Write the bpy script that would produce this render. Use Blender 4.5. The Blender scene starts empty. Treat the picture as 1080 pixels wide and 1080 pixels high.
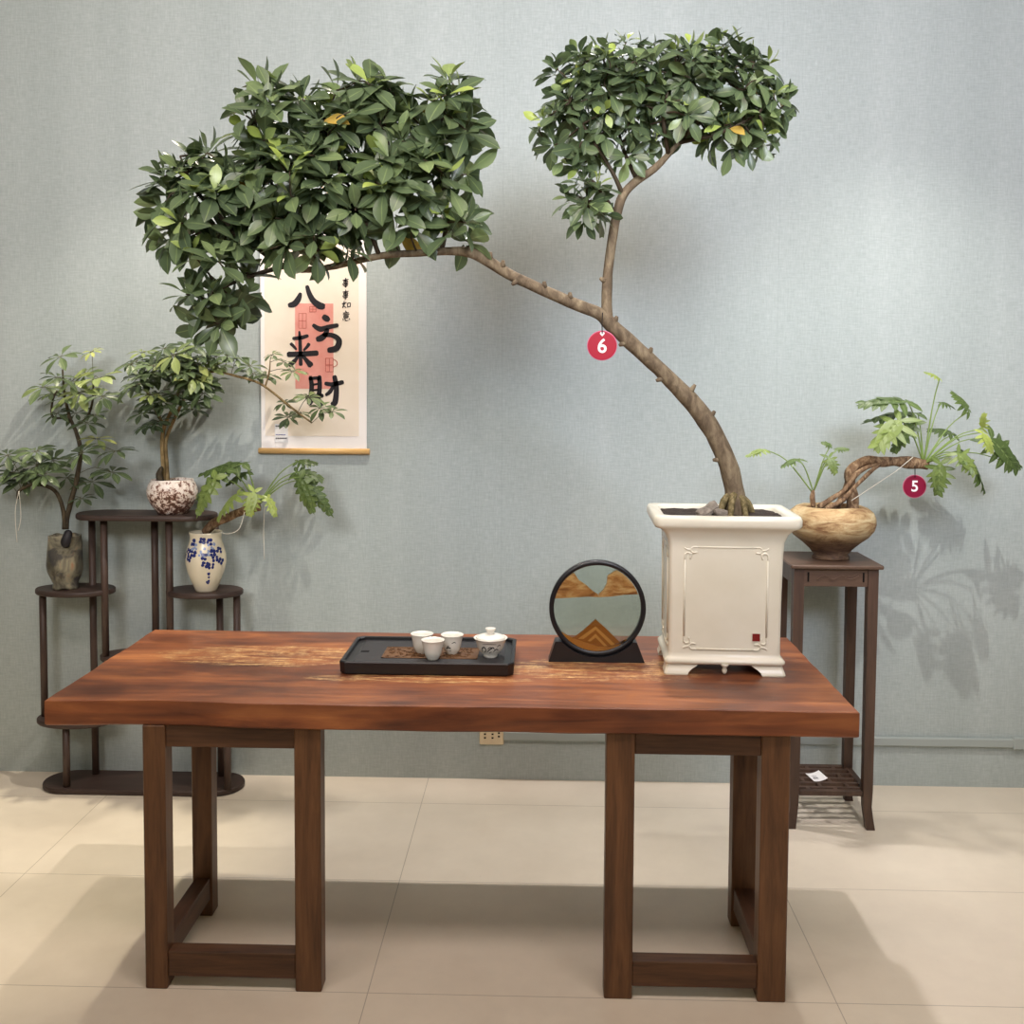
import bpy, math, random
from mathutils import Vector as V, Matrix, noise
random.seed(11)
C = bpy.context.scene.collection
PI = math.pi
# ------------------------------------------------------------------ camera
F, PT, YW, RL, CY, H = 1087.4, .0533, .0275, .0059, 461.1, 1.575
WALL = 4.015
def ray(px, py):
    a = px-540; b = py-CY
    c, s = math.cos(RL), math.sin(RL)
    X = (c*a+s*b)/F; Y = (-s*a+c*b)/F
    c, s = math.cos(PT), math.sin(PT)
    yr = c-s*Y; z = -s-c*Y
    c, s = math.cos(YW), math.sin(YW)
    return V((c*X-s*yr, s*X+c*yr, z))
def P(px, py, Y=None, z=None):
    """the place in the room seen at a pixel, at depth Y or height z"""
    r = ray(px, py)
    t = Y/r.y if Y is not None else (z-H)/r.z
    return V((0, 0, H))+r*t
cd = bpy.data.cameras.new('camera'); cam = bpy.data.objects.new('camera', cd); C.objects.link(cam)
fw = ray(540, CY).normalized(); rt = (ray(541, CY)-ray(540, CY)).normalized(); up = rt.cross(fw)
cam.matrix_world = Matrix(((rt.x, up.x, -fw.x, 0), (rt.y, up.y, -fw.y, 0), (rt.z, up.z, -fw.z, H), (0, 0, 0, 1)))
cd.sensor_width = 36; cd.sensor_fit = 'HORIZONTAL'; cd.lens = 36*F/1080; cd.shift_y = (CY-540)/1080; cd.clip_start = .05
bpy.context.scene.camera = cam

# ------------------------------------------------------------------ materials
def srgb(r, g, b):
    f = lambda v: (v/255/12.92 if v/255 <= .04045 else ((v/255+.055)/1.055)**2.4)
    return (f(r), f(g), f(b), 1)
class Mat:
    def __init__(s, name, rough=.5, spec=.5, color=None):
        s.m = bpy.data.materials.new(name); s.m.use_nodes = True; s.t = s.m.node_tree
        s.b = s.t.nodes['Principled BSDF']; s.out = s.t.nodes['Material Output']
        s.set('Roughness', rough); s.set('Specular IOR Level', spec)
        if color: s.set('Base Color', color)
        s._co = None
    def set(s, k, v): s.b.inputs[k].default_value = v
    def n(s, typ, **kw):
        nd = s.t.nodes.new(typ)
        for k, v in kw.items():
            if k.startswith('_'): setattr(nd, k[1:], v)
            else:
                i = nd.inputs[int(k[1:])] if k[0] == 'i' and k[1:].isdigit() else nd.inputs[k.replace('__', ' ')]
                if isinstance(v, bpy.types.NodeSocket): s.t.links.new(v, i)
                else: i.default_value = v
        return nd
    def link(s, a, b): s.t.links.new(a, b)
    def co(s, scale=(1, 1, 1), rot=(0, 0, 0), loc=(0, 0, 0)):
        if not s._co: s._co = s.n('ShaderNodeTexCoord').outputs['Object']
        mp = s.n('ShaderNodeMapping', Vector=s._co, Scale=scale, Rotation=rot, Location=loc)
        return mp.outputs[0]
    def noise(s, co, scale=5, detail=4, rough=.55, dist=0):
        return s.n('ShaderNodeTexNoise', Vector=co, Scale=scale, Detail=detail, Roughness=rough, Distortion=dist).outputs['Fac']
    def ramp(s, fac, stops):
        r = s.n('ShaderNodeValToRGB', Fac=fac); e = r.color_ramp.elements
        while len(e) < len(stops): e.new(.5)
        for q, (p, c) in zip(e, stops):
            q.position = p; q.color = c if len(c) == 4 else (*c, 1)
        return r.outputs[0]
    def mix(s, fac, a, b, blend='MIX'):
        m = s.n('ShaderNodeMix', _data_type='RGBA', _blend_type=blend)
        for i, v in ((0, fac), (6, a), (7, b)):
            if isinstance(v, bpy.types.NodeSocket): s.t.links.new(v, m.inputs[i])
            else: m.inputs[i].default_value = v
        return m.outputs[2]
    def math(s, op, a, b=0., clamp=False):
        m = s.n('ShaderNodeMath', _operation=op, _use_clamp=clamp, i0=a, i1=b)
        return m.outputs[0]
    def col(s, sock): s.link(sock, s.b.inputs['Base Color']); return s
    def bump(s, h, strength=.3, dist=.002):
        s.link(s.n('ShaderNodeBump', Height=h, Strength=strength, Distance=dist).outputs[0], s.b.inputs['Normal']); return s
def bw(v): return (v, v, v, 1)

def wood(name, dark, light, axis='X', rough=.45, scale=1., seed=0.):
    m = Mat(name, rough, .4)
    sc = {'X': (1.2, 14, 14), 'Y': (14, 1.2, 14), 'Z': (14, 14, 1.2)}[axis]
    co = m.co(tuple(v*scale for v in sc), loc=(seed, seed*1.7, seed*.3))
    a = m.noise(co, 2.2, 6, .6, .8); b = m.noise(co, 11, 3, .6)
    f = m.math('ADD', m.math('MULTIPLY', a, .75), m.math('MULTIPLY', b, .25))
    m.col(m.ramp(f, [(.3, dark), (.7, light)])).bump(b, .12, .001)
    return m
M = {}
M['leg'] = wood('walnut_leg_wood', srgb(68, 44, 29), srgb(124, 86, 56), 'Z', .45)
M['rail'] = wood('walnut_rail_wood', srgb(54, 36, 26), srgb(108, 74, 50), 'X', .45, 1, 3)
M['railY'] = wood('walnut_side_rail_wood', srgb(54, 36, 26), srgb(104, 70, 48), 'Y', .45, 1, 5)
M['shelfwood'] = wood('dark_brown_stained_wood', srgb(52, 40, 36), srgb(74, 58, 51), 'X', .5)
M['postwood'] = wood('dark_brown_post_wood', srgb(60, 46, 40), srgb(84, 66, 57), 'Z', .5)
M['standwood'] = wood('stand_brown_wood', srgb(60, 44, 36), srgb(92, 70, 56), 'Z', .5)
M['standtop'] = wood('stand_top_wood', srgb(72, 54, 44), srgb(104, 82, 66), 'X', .45)
# slab: red-brown lacquer, worn yellow scratches running along the grain
m = Mat('red_brown_slab_wood', .38, .45)
co = m.co((1, 9, 9)); g = m.noise(co, 2.0, 6, .6, 1.0); big = m.noise(m.co((1, 1.6, 3)), 2.6, 3, .5)
base = m.ramp(m.math('ADD', m.math('MULTIPLY', g, .5), m.math('MULTIPLY', big, .5)),
              [(.36, srgb(84, 46, 32)), (.5, srgb(132, 77, 47)), (.64, srgb(172, 108, 62))])
scr = m.noise(m.co((3.0, 80, 1), loc=(3, 1, 0)), 2.4, 5, .7, .25)
scr2 = m.noise(m.co((14, 8, 1), rot=(0, 0, .2)), 3, 4, .7)
sx = m.n('ShaderNodeSeparateXYZ', Vector=m._co)
def spot(cx, cy, rx, ry):
    dx = m.math('DIVIDE', m.math('SUBTRACT', sx.outputs[0], cx), rx); dy = m.math('DIVIDE', m.math('SUBTRACT', sx.outputs[1], cy), ry)
    d = m.math('ADD', m.math('MULTIPLY', dx, dx), m.math('MULTIPLY', dy, dy))
    return m.math('MULTIPLY', m.math('SUBTRACT', 1., d, True), 1.8, True)
wear = m.math('MAXIMUM', spot(-.58, .08, .46, .16), m.math('MAXIMUM', spot(.42, -.02, .42, .17), spot(-.1, -.14, .45, .05)))
th = m.math('SUBTRACT', .86, m.math('MULTIPLY', wear, .352))
sf = m.math('MULTIPLY', m.math('SUBTRACT', m.math('ADD', m.math('MULTIPLY', scr, .8), m.math('MULTIPLY', scr2, .2)), th), 14., True)
sf = m.math('MULTIPLY', sf, m.math('GREATER_THAN', sx.outputs[2], -.003))
stain_shade = m.math('MULTIPLY', m.math('MAXIMUM', spot(-.72, -.17, .55, .2), m.math('MAXIMUM', spot(-.75, .3, .5, .12), spot(.75, .0, .3, .3))), m.ramp(m.noise(m.co((2.5, 5, 3), loc=(7, 2, 0)), 2.2, 4), [(.4, bw(0)), (.62, bw(1))]))  # left patches are stains; the one under the pot also paints its shadow
base = m.mix(m.math('MULTIPLY', stain_shade, .62), base, srgb(70, 40, 32))
pale = m.ramp(m.noise(m.co((6, 20, 1)), 4, 3), [(.35, srgb(196, 140, 80)), (.65, srgb(244, 212, 150))])
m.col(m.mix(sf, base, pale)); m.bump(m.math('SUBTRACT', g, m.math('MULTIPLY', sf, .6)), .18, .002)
m.link(m.ramp(big, [(.3, bw(.3)), (.7, bw(.5))]), m.b.inputs['Roughness'])
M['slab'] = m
# wallpaper: grey-green woven linen
m = Mat('grey_green_woven_wallpaper', .8, .25)
h = m.noise(m.co((15, 1, 120)), 1.5, 3, .7); v = m.noise(m.co((120, 1, 14)), 1.5, 3, .7)
w = m.math('ADD', m.math('MULTIPLY', h, .5), m.math('MULTIPLY', v, .5))
band = m.noise(m.co((5, .2, .12)), 1.3, 2, .5)
fx = m.n('ShaderNodeSeparateXYZ', Vector=m._co).outputs[0]
seam = m.math('LESS_THAN', m.math('ABSOLUTE', m.math('SUBTRACT', m.math('FRACT', m.math('DIVIDE', m.math('ADD', fx, 11.28), 1.06)), .5)), .0018)
cc = m.ramp(m.math('ADD', m.math('MULTIPLY', w, .8), m.math('MULTIPLY', band, .2)), [(.32, srgb(154, 163, 160)), (.5, srgb(170, 179, 176)), (.68, srgb(186, 194, 191))])
m.col(m.mix(m.math('MULTIPLY', seam, .12), cc, srgb(110, 122, 122))).bump(w, .5, .002)
M['wall'] = m
# floor: cream satin tiles 1.2 x 0.6 with thin joints
m = Mat('cream_floor_tile', .35, .4)
sx = m.n('ShaderNodeSeparateXYZ', Vector=m.co())
def joint(s, per, off, hw):
    f = m.math('FRACT', m.math('DIVIDE', m.math('ADD', s, 120*per-off+per/2), per))
    return m.math('LESS_THAN', m.math('ABSOLUTE', m.math('SUBTRACT', f, .5)), hw/per)
jj = m.math('MAXIMUM', joint(sx.outputs[0], 1.2, -.4345, .0013), joint(sx.outputs[1], .6, 3.168, .0013))
nz = m.noise(m.co((1, 1, 1)), 2.2, 5, .6); nz2 = m.noise(m.co(), 14, 4, .6)
tc = m.ramp(m.math('ADD', m.math('MULTIPLY', nz, .7), m.math('MULTIPLY', nz2, .3)), [(.3, srgb(212, 200, 182)), (.7, srgb(228, 217, 199))])
dust = m.math('MULTIPLY', m.math('SUBTRACT', m.noise(m.co(), 46, 2, .5), .77), 12., True)
tc = m.mix(m.math('MULTIPLY', dust, .5), tc, srgb(120, 108, 95))
m.col(m.mix(m.math('MULTIPLY', jj, .55), tc, srgb(120, 106, 90)))
m.link(m.ramp(nz2, [(.3, bw(.3)), (.7, bw(.45))]), m.b.inputs['Roughness'])
M['floor'] = m
M['ceiling'] = Mat('white_ceiling_paint', .9, .2, srgb(225, 225, 222))
M['trunking'] = Mat('grey_green_painted_plastic', .5, .4, srgb(160, 168, 164))
M['black'] = Mat('black_lacquer', .35, .5, srgb(22, 22, 25))
M['blackmat'] = Mat('black_tray_board', .6, .4, srgb(48, 47, 49))
M['hole'] = Mat('dark_opening', .8, .2, srgb(14, 12, 11))
# leaves: colour by the leaf's own tint, pale midrib
def leafmat(name, stops, rough=.36, rib=.35, trans=.22):
    m = Mat(name, rough, .5)
    t = m.n('ShaderNodeAttribute', _attribute_name='tint').outputs['Fac']
    lc = m.n('ShaderNodeSeparateXYZ', Vector=m.n('ShaderNodeAttribute', _attribute_name='lc').outputs['Vector'])
    c = m.ramp(t, stops)
    nz = m.noise(m.co(), 40, 2); c = m.mix(m.math('MULTIPLY', nz, .3), c, srgb(62, 76, 56))
    mid = m.math('SUBTRACT', 1., m.math('MULTIPLY', m.math('ABSOLUTE', lc.outputs[0]), 9.), True)
    c = m.mix(m.math('MULTIPLY', mid, rib), c, srgb(170, 190, 120))
    m.col(c)
    tr = m.n('ShaderNodeBsdfTranslucent', Color=c)
    mx = m.n('ShaderNodeMixShader', Fac=trans)
    m.link(m.b.outputs[0], mx.inputs[1]); m.link(tr.outputs[0], mx.inputs[2]); m.link(mx.outputs[0], m.out.inputs[0])
    return m
M['leaf'] = leafmat('glossy_dark_green_leaf', [(0, srgb(66, 82, 60)), (.45, srgb(98, 116, 80)), (.75, srgb(142, 162, 106)), (.92, srgb(180, 202, 100)), (1, srgb(206, 172, 80))], .3)
M['umbleaf'] = leafmat('umbrella_leaf_green', [(0, srgb(62, 76, 54)), (.5, srgb(98, 116, 76)), (.8, srgb(150, 164, 96)), (1, srgb(204, 208, 120))], .4)
M['philleaf'] = leafmat('lobed_leaf_green', [(0, srgb(58, 76, 44)), (.5, srgb(98, 120, 62)), (.8, srgb(154, 172, 88)), (1, srgb(194, 208, 106))], .4, .5)
M['petiole'] = Mat('green_leaf_stalk', .45, .4, srgb(128, 152, 82))
M['petiole_dark'] = Mat('brown_green_leaf_stalk', .5, .4, srgb(84, 84, 58))
def bark(name, a, b, c, sc=(30, 30, 12)):
    m = Mat(name, .8, .25); co = m.co(sc)
    n1 = m.noise(co, 1.4, 6, .65, .5); n2 = m.noise(m.co((90, 90, 60)), 1, 3)
    m.col(m.ramp(n1, [(.3, a), (.5, b), (.7, c)])).bump(m.math('ADD', n1, m.math('MULTIPLY', n2, .5)), .5, .004); return m
M['bark'] = bark('grey_brown_bark', srgb(78, 66, 52), srgb(112, 98, 78), srgb(146, 132, 106))
M['twig'] = Mat('dark_twig', .7, .3, srgb(70, 60, 46))
M['darkbark'] = bark('dark_stem_bark', srgb(48, 42, 34), srgb(72, 64, 50), srgb(98, 86, 66))
M['tanbark'] = bark('tan_stem_bark', srgb(92, 76, 50), srgb(132, 112, 76), srgb(162, 142, 102))
M['rootbark'] = bark('ringed_root_bark', srgb(64, 48, 36), srgb(122, 96, 72), srgb(172, 148, 116), (60, 30, 30))
M['soil'] = bark('dark_potting_soil', srgb(22, 17, 13), srgb(42, 32, 25), srgb(66, 52, 42), (90, 90, 90))
M['stone'] = bark('grey_brown_stone', srgb(92, 86, 78), srgb(128, 120, 108), srgb(158, 150, 136), (24, 40, 40))
M['moss'] = bark('green_brown_moss', srgb(70, 66, 42), srgb(116, 104, 70), srgb(158, 144, 106), (80, 80, 80))
M['ceramic'] = Mat('cream_white_glaze', .22, .5, srgb(226, 220, 206))
m = M['ceramic']; m.col(m.ramp(m.noise(m.co(), 5, 4), [(.3, srgb(222, 217, 196)), (.7, srgb(233, 229, 211))]))
M['porcelain'] = Mat('white_porcelain', .18, .5, srgb(236, 234, 224))
M['ink'] = Mat('black_ink', .6, .3, srgb(38, 36, 40))
M['sealred'] = Mat('dark_red_seal', .4, .4, srgb(124, 34, 30))
m = Mat('brown_white_crackle_glaze', .35, .5)
vo = m.n('ShaderNodeTexVoronoi', Vector=m.co((1, 1, 1)), Scale=75., Randomness=1.)
zz = m.n('ShaderNodeSeparateXYZ', Vector=m._co).outputs[2]
f = m.math('ADD', m.noise(m.co(), 62, 4, .7), m.math('MULTIPLY', m.math('SUBTRACT', zz, .075), 1.3))
m.col(m.ramp(f, [(.40, srgb(84, 54, 42)), (.46, srgb(150, 110, 92)), (.5, srgb(226, 210, 196)), (.62, srgb(240, 230, 220))])).bump(f, .4, .003)
M['crackle'] = m
m = Mat('mottled_olive_glaze', .35, .5)
a = m.noise(m.co(), 9, 5, .6, 1.2); b = m.noise(m.co((1, 1, .8), loc=(4, 2, 7)), 15, 3, .5, .6)
c1 = m.ramp(a, [(.36, srgb(72, 66, 54)), (.45, srgb(112, 108, 92)), (.55, srgb(144, 138, 116)), (.66, srgb(152, 108, 78))])
m.col(m.mix(m.ramp(b, [(.52, bw(0)), (.6, bw(.75))]), c1, srgb(46, 46, 54))).bump(a, .5, .004)
M['mottled'] = m
M['ivory'] = Mat('ivory_glaze', .25, .5, srgb(224, 214, 188))
M['cobalt'] = Mat('cobalt_blue_glaze', .25, .5, srgb(42, 52, 112))
M['lightcobalt'] = Mat('pale_blue_glaze', .25, .5, srgb(140, 156, 192))
m = Mat('rough_ochre_stoneware', .7, .3)
a = m.noise(m.co((6, 6, 22)), 1.6, 5, .65, .6); b = m.noise(m.co((90, 90, 16)), 1, 3)
zz = m.n('ShaderNodeSeparateXYZ', Vector=m._co).outputs[2]
c1 = m.ramp(a, [(.36, srgb(126, 90, 60)), (.5, srgb(178, 150, 108)), (.64, srgb(204, 186, 146))])
c2 = m.ramp(a, [(.36, srgb(70, 52, 42)), (.6, srgb(124, 98, 74))])
m.col(m.mix(m.ramp(zz, [(.06, bw(0)), (.115, bw(1))]), c2, c1)).bump(m.math('ADD', a, m.math('MULTIPLY', b, .6)), .7, .006)
M['ochre'] = m
M['paper_edge'] = Mat('white_scroll_silk', .85, .2, srgb(246, 241, 236))
m = Mat('cream_rice_paper', .85, .2); m.col(m.ramp(m.noise(m.co(), 9, 4), [(.3, srgb(240, 227, 208)), (.7, srgb(246, 235, 218))])); M['paper'] = m
m = Mat('faded_red_paper', .85, .2); m.col(m.ramp(m.noise(m.co(), 14, 5), [(.3, srgb(226, 150, 138)), (.7, srgb(236, 172, 160))])); M['redpaper'] = m
M['stampline'] = Mat('red_stamp_ink', .85, .2, srgb(186, 88, 74))
M['rodwood'] = wood('pale_yellow_rod_wood', srgb(196, 152, 92), srgb(222, 182, 120), 'X', .4)
M['white'] = Mat('white_paper', .7, .3, srgb(238, 236, 234))
M['greyprint'] = Mat('grey_print', .7, .2, srgb(96, 94, 98))
M['blueprint'] = Mat('blue_print', .7, .2, srgb(80, 86, 150))
M['crimson'] = Mat('crimson_plastic', .35, .5, srgb(160, 8, 40))
M['maroon'] = Mat('maroon_plastic', .35, .5, srgb(126, 14, 50))
M['pinkrim'] = Mat('pink_edge', .4, .4, srgb(206, 110, 140))
M['outlet'] = Mat('beige_outlet_plastic', .4, .4, srgb(224, 206, 172))
M['string'] = Mat('white_string', .8, .2, srgb(222, 218, 204))
M['darkstring'] = Mat('dark_string', .8, .2, srgb(44, 40, 38))
m = Mat('tan_layered_sand', .8, .2)
zz = m.n('ShaderNodeSeparateXYZ', Vector=m._co or m.co())
a = m.noise(m.co((14, 1, 40)), 1.2, 4, .6, .5)
m.col(m.ramp(a, [(.34, srgb(160, 98, 52)), (.47, srgb(214, 152, 88)), (.6, srgb(238, 196, 136))])); M['sand'] = m
M['sanddark'] = Mat('brown_sand', .8, .2, srgb(176, 108, 36)); M['sandgold'] = Mat('golden_sand', .8, .2, srgb(226, 164, 78)); M['sandamber'] = Mat('amber_sand', .8, .2, srgb(208, 138, 56))
m = Mat('clear_glass_pane', .05, .5); tr = m.n('ShaderNodeBsdfTransparent', Color=(.93, .95, .93, 1)); gl = m.n('ShaderNodeBsdfGlossy', Roughness=.03)
fr = m.n('ShaderNodeFresnel', IOR=1.45); mx = m.n('ShaderNodeMixShader', Fac=fr.outputs[0]); m.link(tr.outputs[0], mx.inputs[1]); m.link(gl.outputs[0], mx.inputs[2]); m.link(mx.outputs[0], m.out.inputs[0])
M['glass'] = m
M['carved'] = wood('carved_brown_inlay', srgb(66, 44, 28), srgb(128, 90, 54), 'X', .6, 4)

# ------------------------------------------------------------------ mesh collector
ORG = {}
def frame(d, hint=V((0, 0, 1))):
    d = d.normalized()
    if abs(d.dot(hint)) > .98: hint = V((1, 0, 0)) if abs(d.x) < .9 else V((0, 1, 0))
    s = d.cross(hint).normalized(); return d, s, s.cross(d).normalized()
class MB:
    def __init__(s): s.v = []; s.f = []; s.mi = []; s.t = []; s.lc = []; s.cm = 0; s.flat = set()
    def vert(s, p, t=0., lc=(0, 0, 0)): s.v.append(V(p)); s.t.append(t); s.lc.append(lc); return len(s.v)-1
    def face(s, ids, flat=False):
        if flat: s.flat.add(len(s.f))
        s.f.append(ids); s.mi.append(s.cm)
    def box(s, a, b, bev=0.):
        (x0, y0, z0), (x1, y1, z1) = a, b
        e = min(bev, (x1-x0)*.45, (y1-y0)*.45, (z1-z0)*.45)
        if e <= 0:
            i = [s.vert((x, y, z)) for z in (z0, z1) for x, y in ((x0, y0), (x1, y0), (x1, y1), (x0, y1))]
            for q in ((3, 2, 1, 0), (4, 5, 6, 7), (0, 1, 5, 4), (1, 2, 6, 5), (2, 3, 7, 6), (3, 0, 4, 7)): s.face([i[k] for k in q], True)
            return
        ol = lambda d: [(x0+d, y0), (x1-d, y0), (x1, y0+d), (x1, y1-d), (x1-d, y1), (x0+d, y1), (x0, y1-d), (x0, y0+d)]
        def inset(d): return [(min(max(x, x0+d), x1-d), min(max(y, y0+d), y1-d)) for x, y in ol(e)]
        s.loops([[(x, y, z0) for x, y in inset(e*.7)], [(x, y, z0+e) for x, y in ol(e)], [(x, y, z1-e) for x, y in ol(e)], [(x, y, z1) for x, y in inset(e*.7)]], flat=True)
    def loops(s, L, cap=True, flat=False, closed=True, capstart=None, capend=None):
        idx = [[s.vert(p) for p in l] for l in L]; n = len(L[0])
        for a, b in zip(idx, idx[1:]):
            for k in range(n if closed else n-1):
                s.face([a[k], a[(k+1) % n], b[(k+1) % n], b[k]], flat)
        if cap if capstart is None else capstart: s.face(idx[0][::-1], True)
        if cap if capend is None else capend: s.face(idx[-1], True)
    def tube(s, pts, rad, n=8, cap=True, rough=0., seed=0):
        pts = [V(p) for p in pts]
        if not hasattr(rad, '__len__'): rad = [rad]*len(pts)
        L = []; prev = None
        for i, p in enumerate(pts):
            d = (pts[min(i+1, len(pts)-1)]-pts[max(i-1, 0)])
            if prev is None: _, sd, u = frame(d)
            else:
                d = d.normalized(); sd = (prev-d*prev.dot(d)).normalized(); u = sd.cross(d)
            prev = sd; ring = []
            for k in range(n):
                a = 2*PI*k/n; r = rad[i]
                if rough: r *= 1+rough*noise.noise(p*22+V((math.cos(a), math.sin(a), seed)))
                ring.append(p+sd*math.cos(a)*r+u*math.sin(a)*r)
            L.append(ring)
        s.loops(L, cap)
    def lathe(s, c, prof, n=32, rough=0., cap=True, sq=1.):
        L = []
        for r, z in prof:
            ring = []
            for k in range(n):
                a = 2*PI*k/n; q = 1+rough*noise.noise(V((math.cos(a)*2.2, math.sin(a)*2.2, z*14))) if rough else 1
                ring.append((c[0]+r*q*math.cos(a), c[1]+r*q*math.sin(a)*sq, c[2]+z+(rough*.12*noise.noise(V((math.cos(a)*1.5, math.sin(a)*1.5, 3))) if rough else 0)))
            L.append(ring)
        s.loops(L, cap)
    def prism(s, out, axis, a, b):
        """outline (u, v) extruded along axis from a to b"""
        mk = {'x': lambda u, v, w: (w, u, v), 'y': lambda u, v, w: (u, w, v), 'z': lambda u, v, w: (u, v, w)}[axis]
        s.loops([[mk(u, v, a) for u, v in out], [mk(u, v, b) for u, v in out]], True, True)
    def leaf(s, o, d, nrm, L, W, tint, droop=.25, fold=.25, rows=6, peak=.55):
        d, sd, u = frame(d, nrm); ids = []
        for i in range(rows+1):
            t = i/rows
            w = W*.5*math.sin(PI*min(1, t**(math.log(.5)/math.log(peak))))**.85 if 0 < t < 1 else (W*.03 if t == 0 else 0)
            c = o+d*L*t*(1-.12*droop*t)-u*(droop*L*t*t*.6)
            lift = fold*w
            if i == rows: ids.append([s.vert(c, tint, (0, t, 0))]*3)
            else: ids.append([s.vert(c-sd*w+u*lift, tint, (-1, t, 0)), s.vert(c, tint, (0, t, 0)), s.vert(c+sd*w+u*lift, tint, (1, t, 0))])
        for a, b in zip(ids, ids[1:]):
            for k in (0, 1):
                q = [a[k], a[k+1], b[k+1], b[k]]
                if b[0] == b[1]: q = [a[k], a[k+1], b[0]]
                s.face(q)
    def ribbon(s, pts, wid, org, ux, uz, off, th=.0008):
        """brush stroke: centre line in (u, v) with widths, laid on a plane, rounded ends"""
        pts = [V((x, y)) for x, y in pts]
        if not hasattr(wid, '__len__'): wid = [wid]*len(pts)
        # resample smoothly
        R, Wd = [], []
        for i in range(len(pts)-1):
            p0, p1, p2, p3 = pts[max(i-1, 0)], pts[i], pts[i+1], pts[min(i+2, len(pts)-1)]
            for k in range(4):
                t = k/4
                R.append(.5*((2*p1)+(p2-p0)*t+(2*p0-5*p1+4*p2-p3)*t*t+(3*p1-p0-3*p2+p3)*t**3)); Wd.append(wid[i]+(wid[i+1]-wid[i])*t)
        R.append(pts[-1]); Wd.append(wid[-1])
        Lf, Rt = [], []
        for i, p in enumerate(R):
            d = (R[min(i+1, len(R)-1)]-R[max(i-1, 0)]).normalized(); nn = V((-d.y, d.x)); Lf.append(p+nn*Wd[i]/2); Rt.append(p-nn*Wd[i]/2)
        d0 = (R[0]-R[1]).normalized(); d1 = (R[-1]-R[-2]).normalized(); w0, w1 = Wd[0]/2, Wd[-1]/2
        cen = [R[0]+d0*w0*.7]+R+[R[-1]+d1*w1*.7]
        A = [R[0]+d0*w0*.62+V((d0.y, -d0.x))*w0*.6]+Lf+[R[-1]+d1*w1*.62+V((-d1.y, d1.x))*w1*.6]
        B = [R[0]+d0*w0*.62-V((d0.y, -d0.x))*w0*.6]+Rt+[R[-1]+d1*w1*.62-V((-d1.y, d1.x))*w1*.6]
        nrm = ux.cross(uz).normalized()   # towards the viewer (-y) for x, z axes
        g = lambda p, o: org+ux*p.x+uz*p.y+nrm*o
        ids = [[s.vert(g(a, off)), s.vert(g(a, off+th)), s.vert(g(b, off+th)), s.vert(g(b, off))] for a, b in zip(A, B)]
        for p, q in zip(ids, ids[1:]):
            for k in range(3): s.face([p[k], p[k+1], q[k+1], q[k]], True)
        s.face(ids[0][::-1], True); s.face(ids[-1], True)
    def build(s, name, mats, parent=None, loc=None, smooth=True):
        if not isinstance(mats, (list, tuple)): mats = [mats]
        po = ORG[parent.name] if parent else V((0, 0, 0))
        wo = V(loc) if loc is not None else po
        me = bpy.data.meshes.new(name)
        me.from_pydata([p-wo for p in s.v], [], s.f)
        for mt in mats: me.materials.append(mt.m)
        me.polygons.foreach_set('material_index', s.mi)
        me.polygons.foreach_set('use_smooth', [smooth and i not in s.flat for i in range(len(s.f))])
        if any(s.t):
            at = me.attributes.new('tint', 'FLOAT', 'POINT'); at.data.foreach_set('value', s.t)
            at = me.attributes.new('lc', 'FLOAT_VECTOR', 'POINT'); at.data.foreach_set('vector', [c for q in s.lc for c in q])
        me.validate(); me.update()
        o = bpy.data.objects.new(name, me); C.objects.link(o)
        o.location = wo-po; ORG[o.name] = wo
        if parent: o.parent = parent
        return o
def tag(o, label=None, cat=None, group=None, kind=None):
    for k, v in (('label', label), ('category', cat), ('group', group), ('kind', kind)):
        if v: o[k] = v
    return o
def thing(name, label, cat, loc, group=None):
    o = bpy.data.objects.new(name, None); C.objects.link(o); o.location = loc; o.empty_display_size = .05
    ORG[o.name] = V(loc); return tag(o, label, cat, group)
def obj(name, fn, mats, parent=None, **kw):
    b = MB(); fn(b); return b.build(name, mats, parent, **kw)
def box(name, a, b, mat, parent=None, bev=.002, **kw): return obj(name, lambda m: m.box(a, b, bev), mat, parent, **kw)
def smooth_path(pts, k=4):
    pts = [V(p) for p in pts]; R = []
    for i in range(len(pts)-1):
        p0, p1, p2, p3 = pts[max(i-1, 0)], pts[i], pts[i+1], pts[min(i+2, len(pts)-1)]
        for j in range(k):
            t = j/k; R.append(.5*((2*p1)+(p2-p0)*t+(2*p0-5*p1+4*p2-p3)*t*t+(3*p1-p0-3*p2+p3)*t**3))
    R.append(pts[-1]); return R
def lerp_list(a, n, k=4):
    R = []
    for i in range(len(a)-1):
        for j in range(k): R.append(a[i]+(a[i+1]-a[i])*j/k)
    return R+[a[-1]]
def glyph(ch, size, bold=0.):
    cu = bpy.data.curves.new('glyph', 'FONT'); cu.body = ch; cu.size = size; cu.align_x = 'CENTER'; cu.align_y = 'CENTER'; cu.offset = bold; cu.extrude = .0004; cu.resolution_u = 6
    o = bpy.data.objects.new('glyph', cu); C.objects.link(o)
    bpy.context.view_layer.update()
    me = bpy.data.meshes.new_from_object(o.evaluated_get(bpy.context.evaluated_depsgraph_get()))
    bpy.data.objects.remove(o); bpy.data.curves.remove(cu)
    return me

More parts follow.
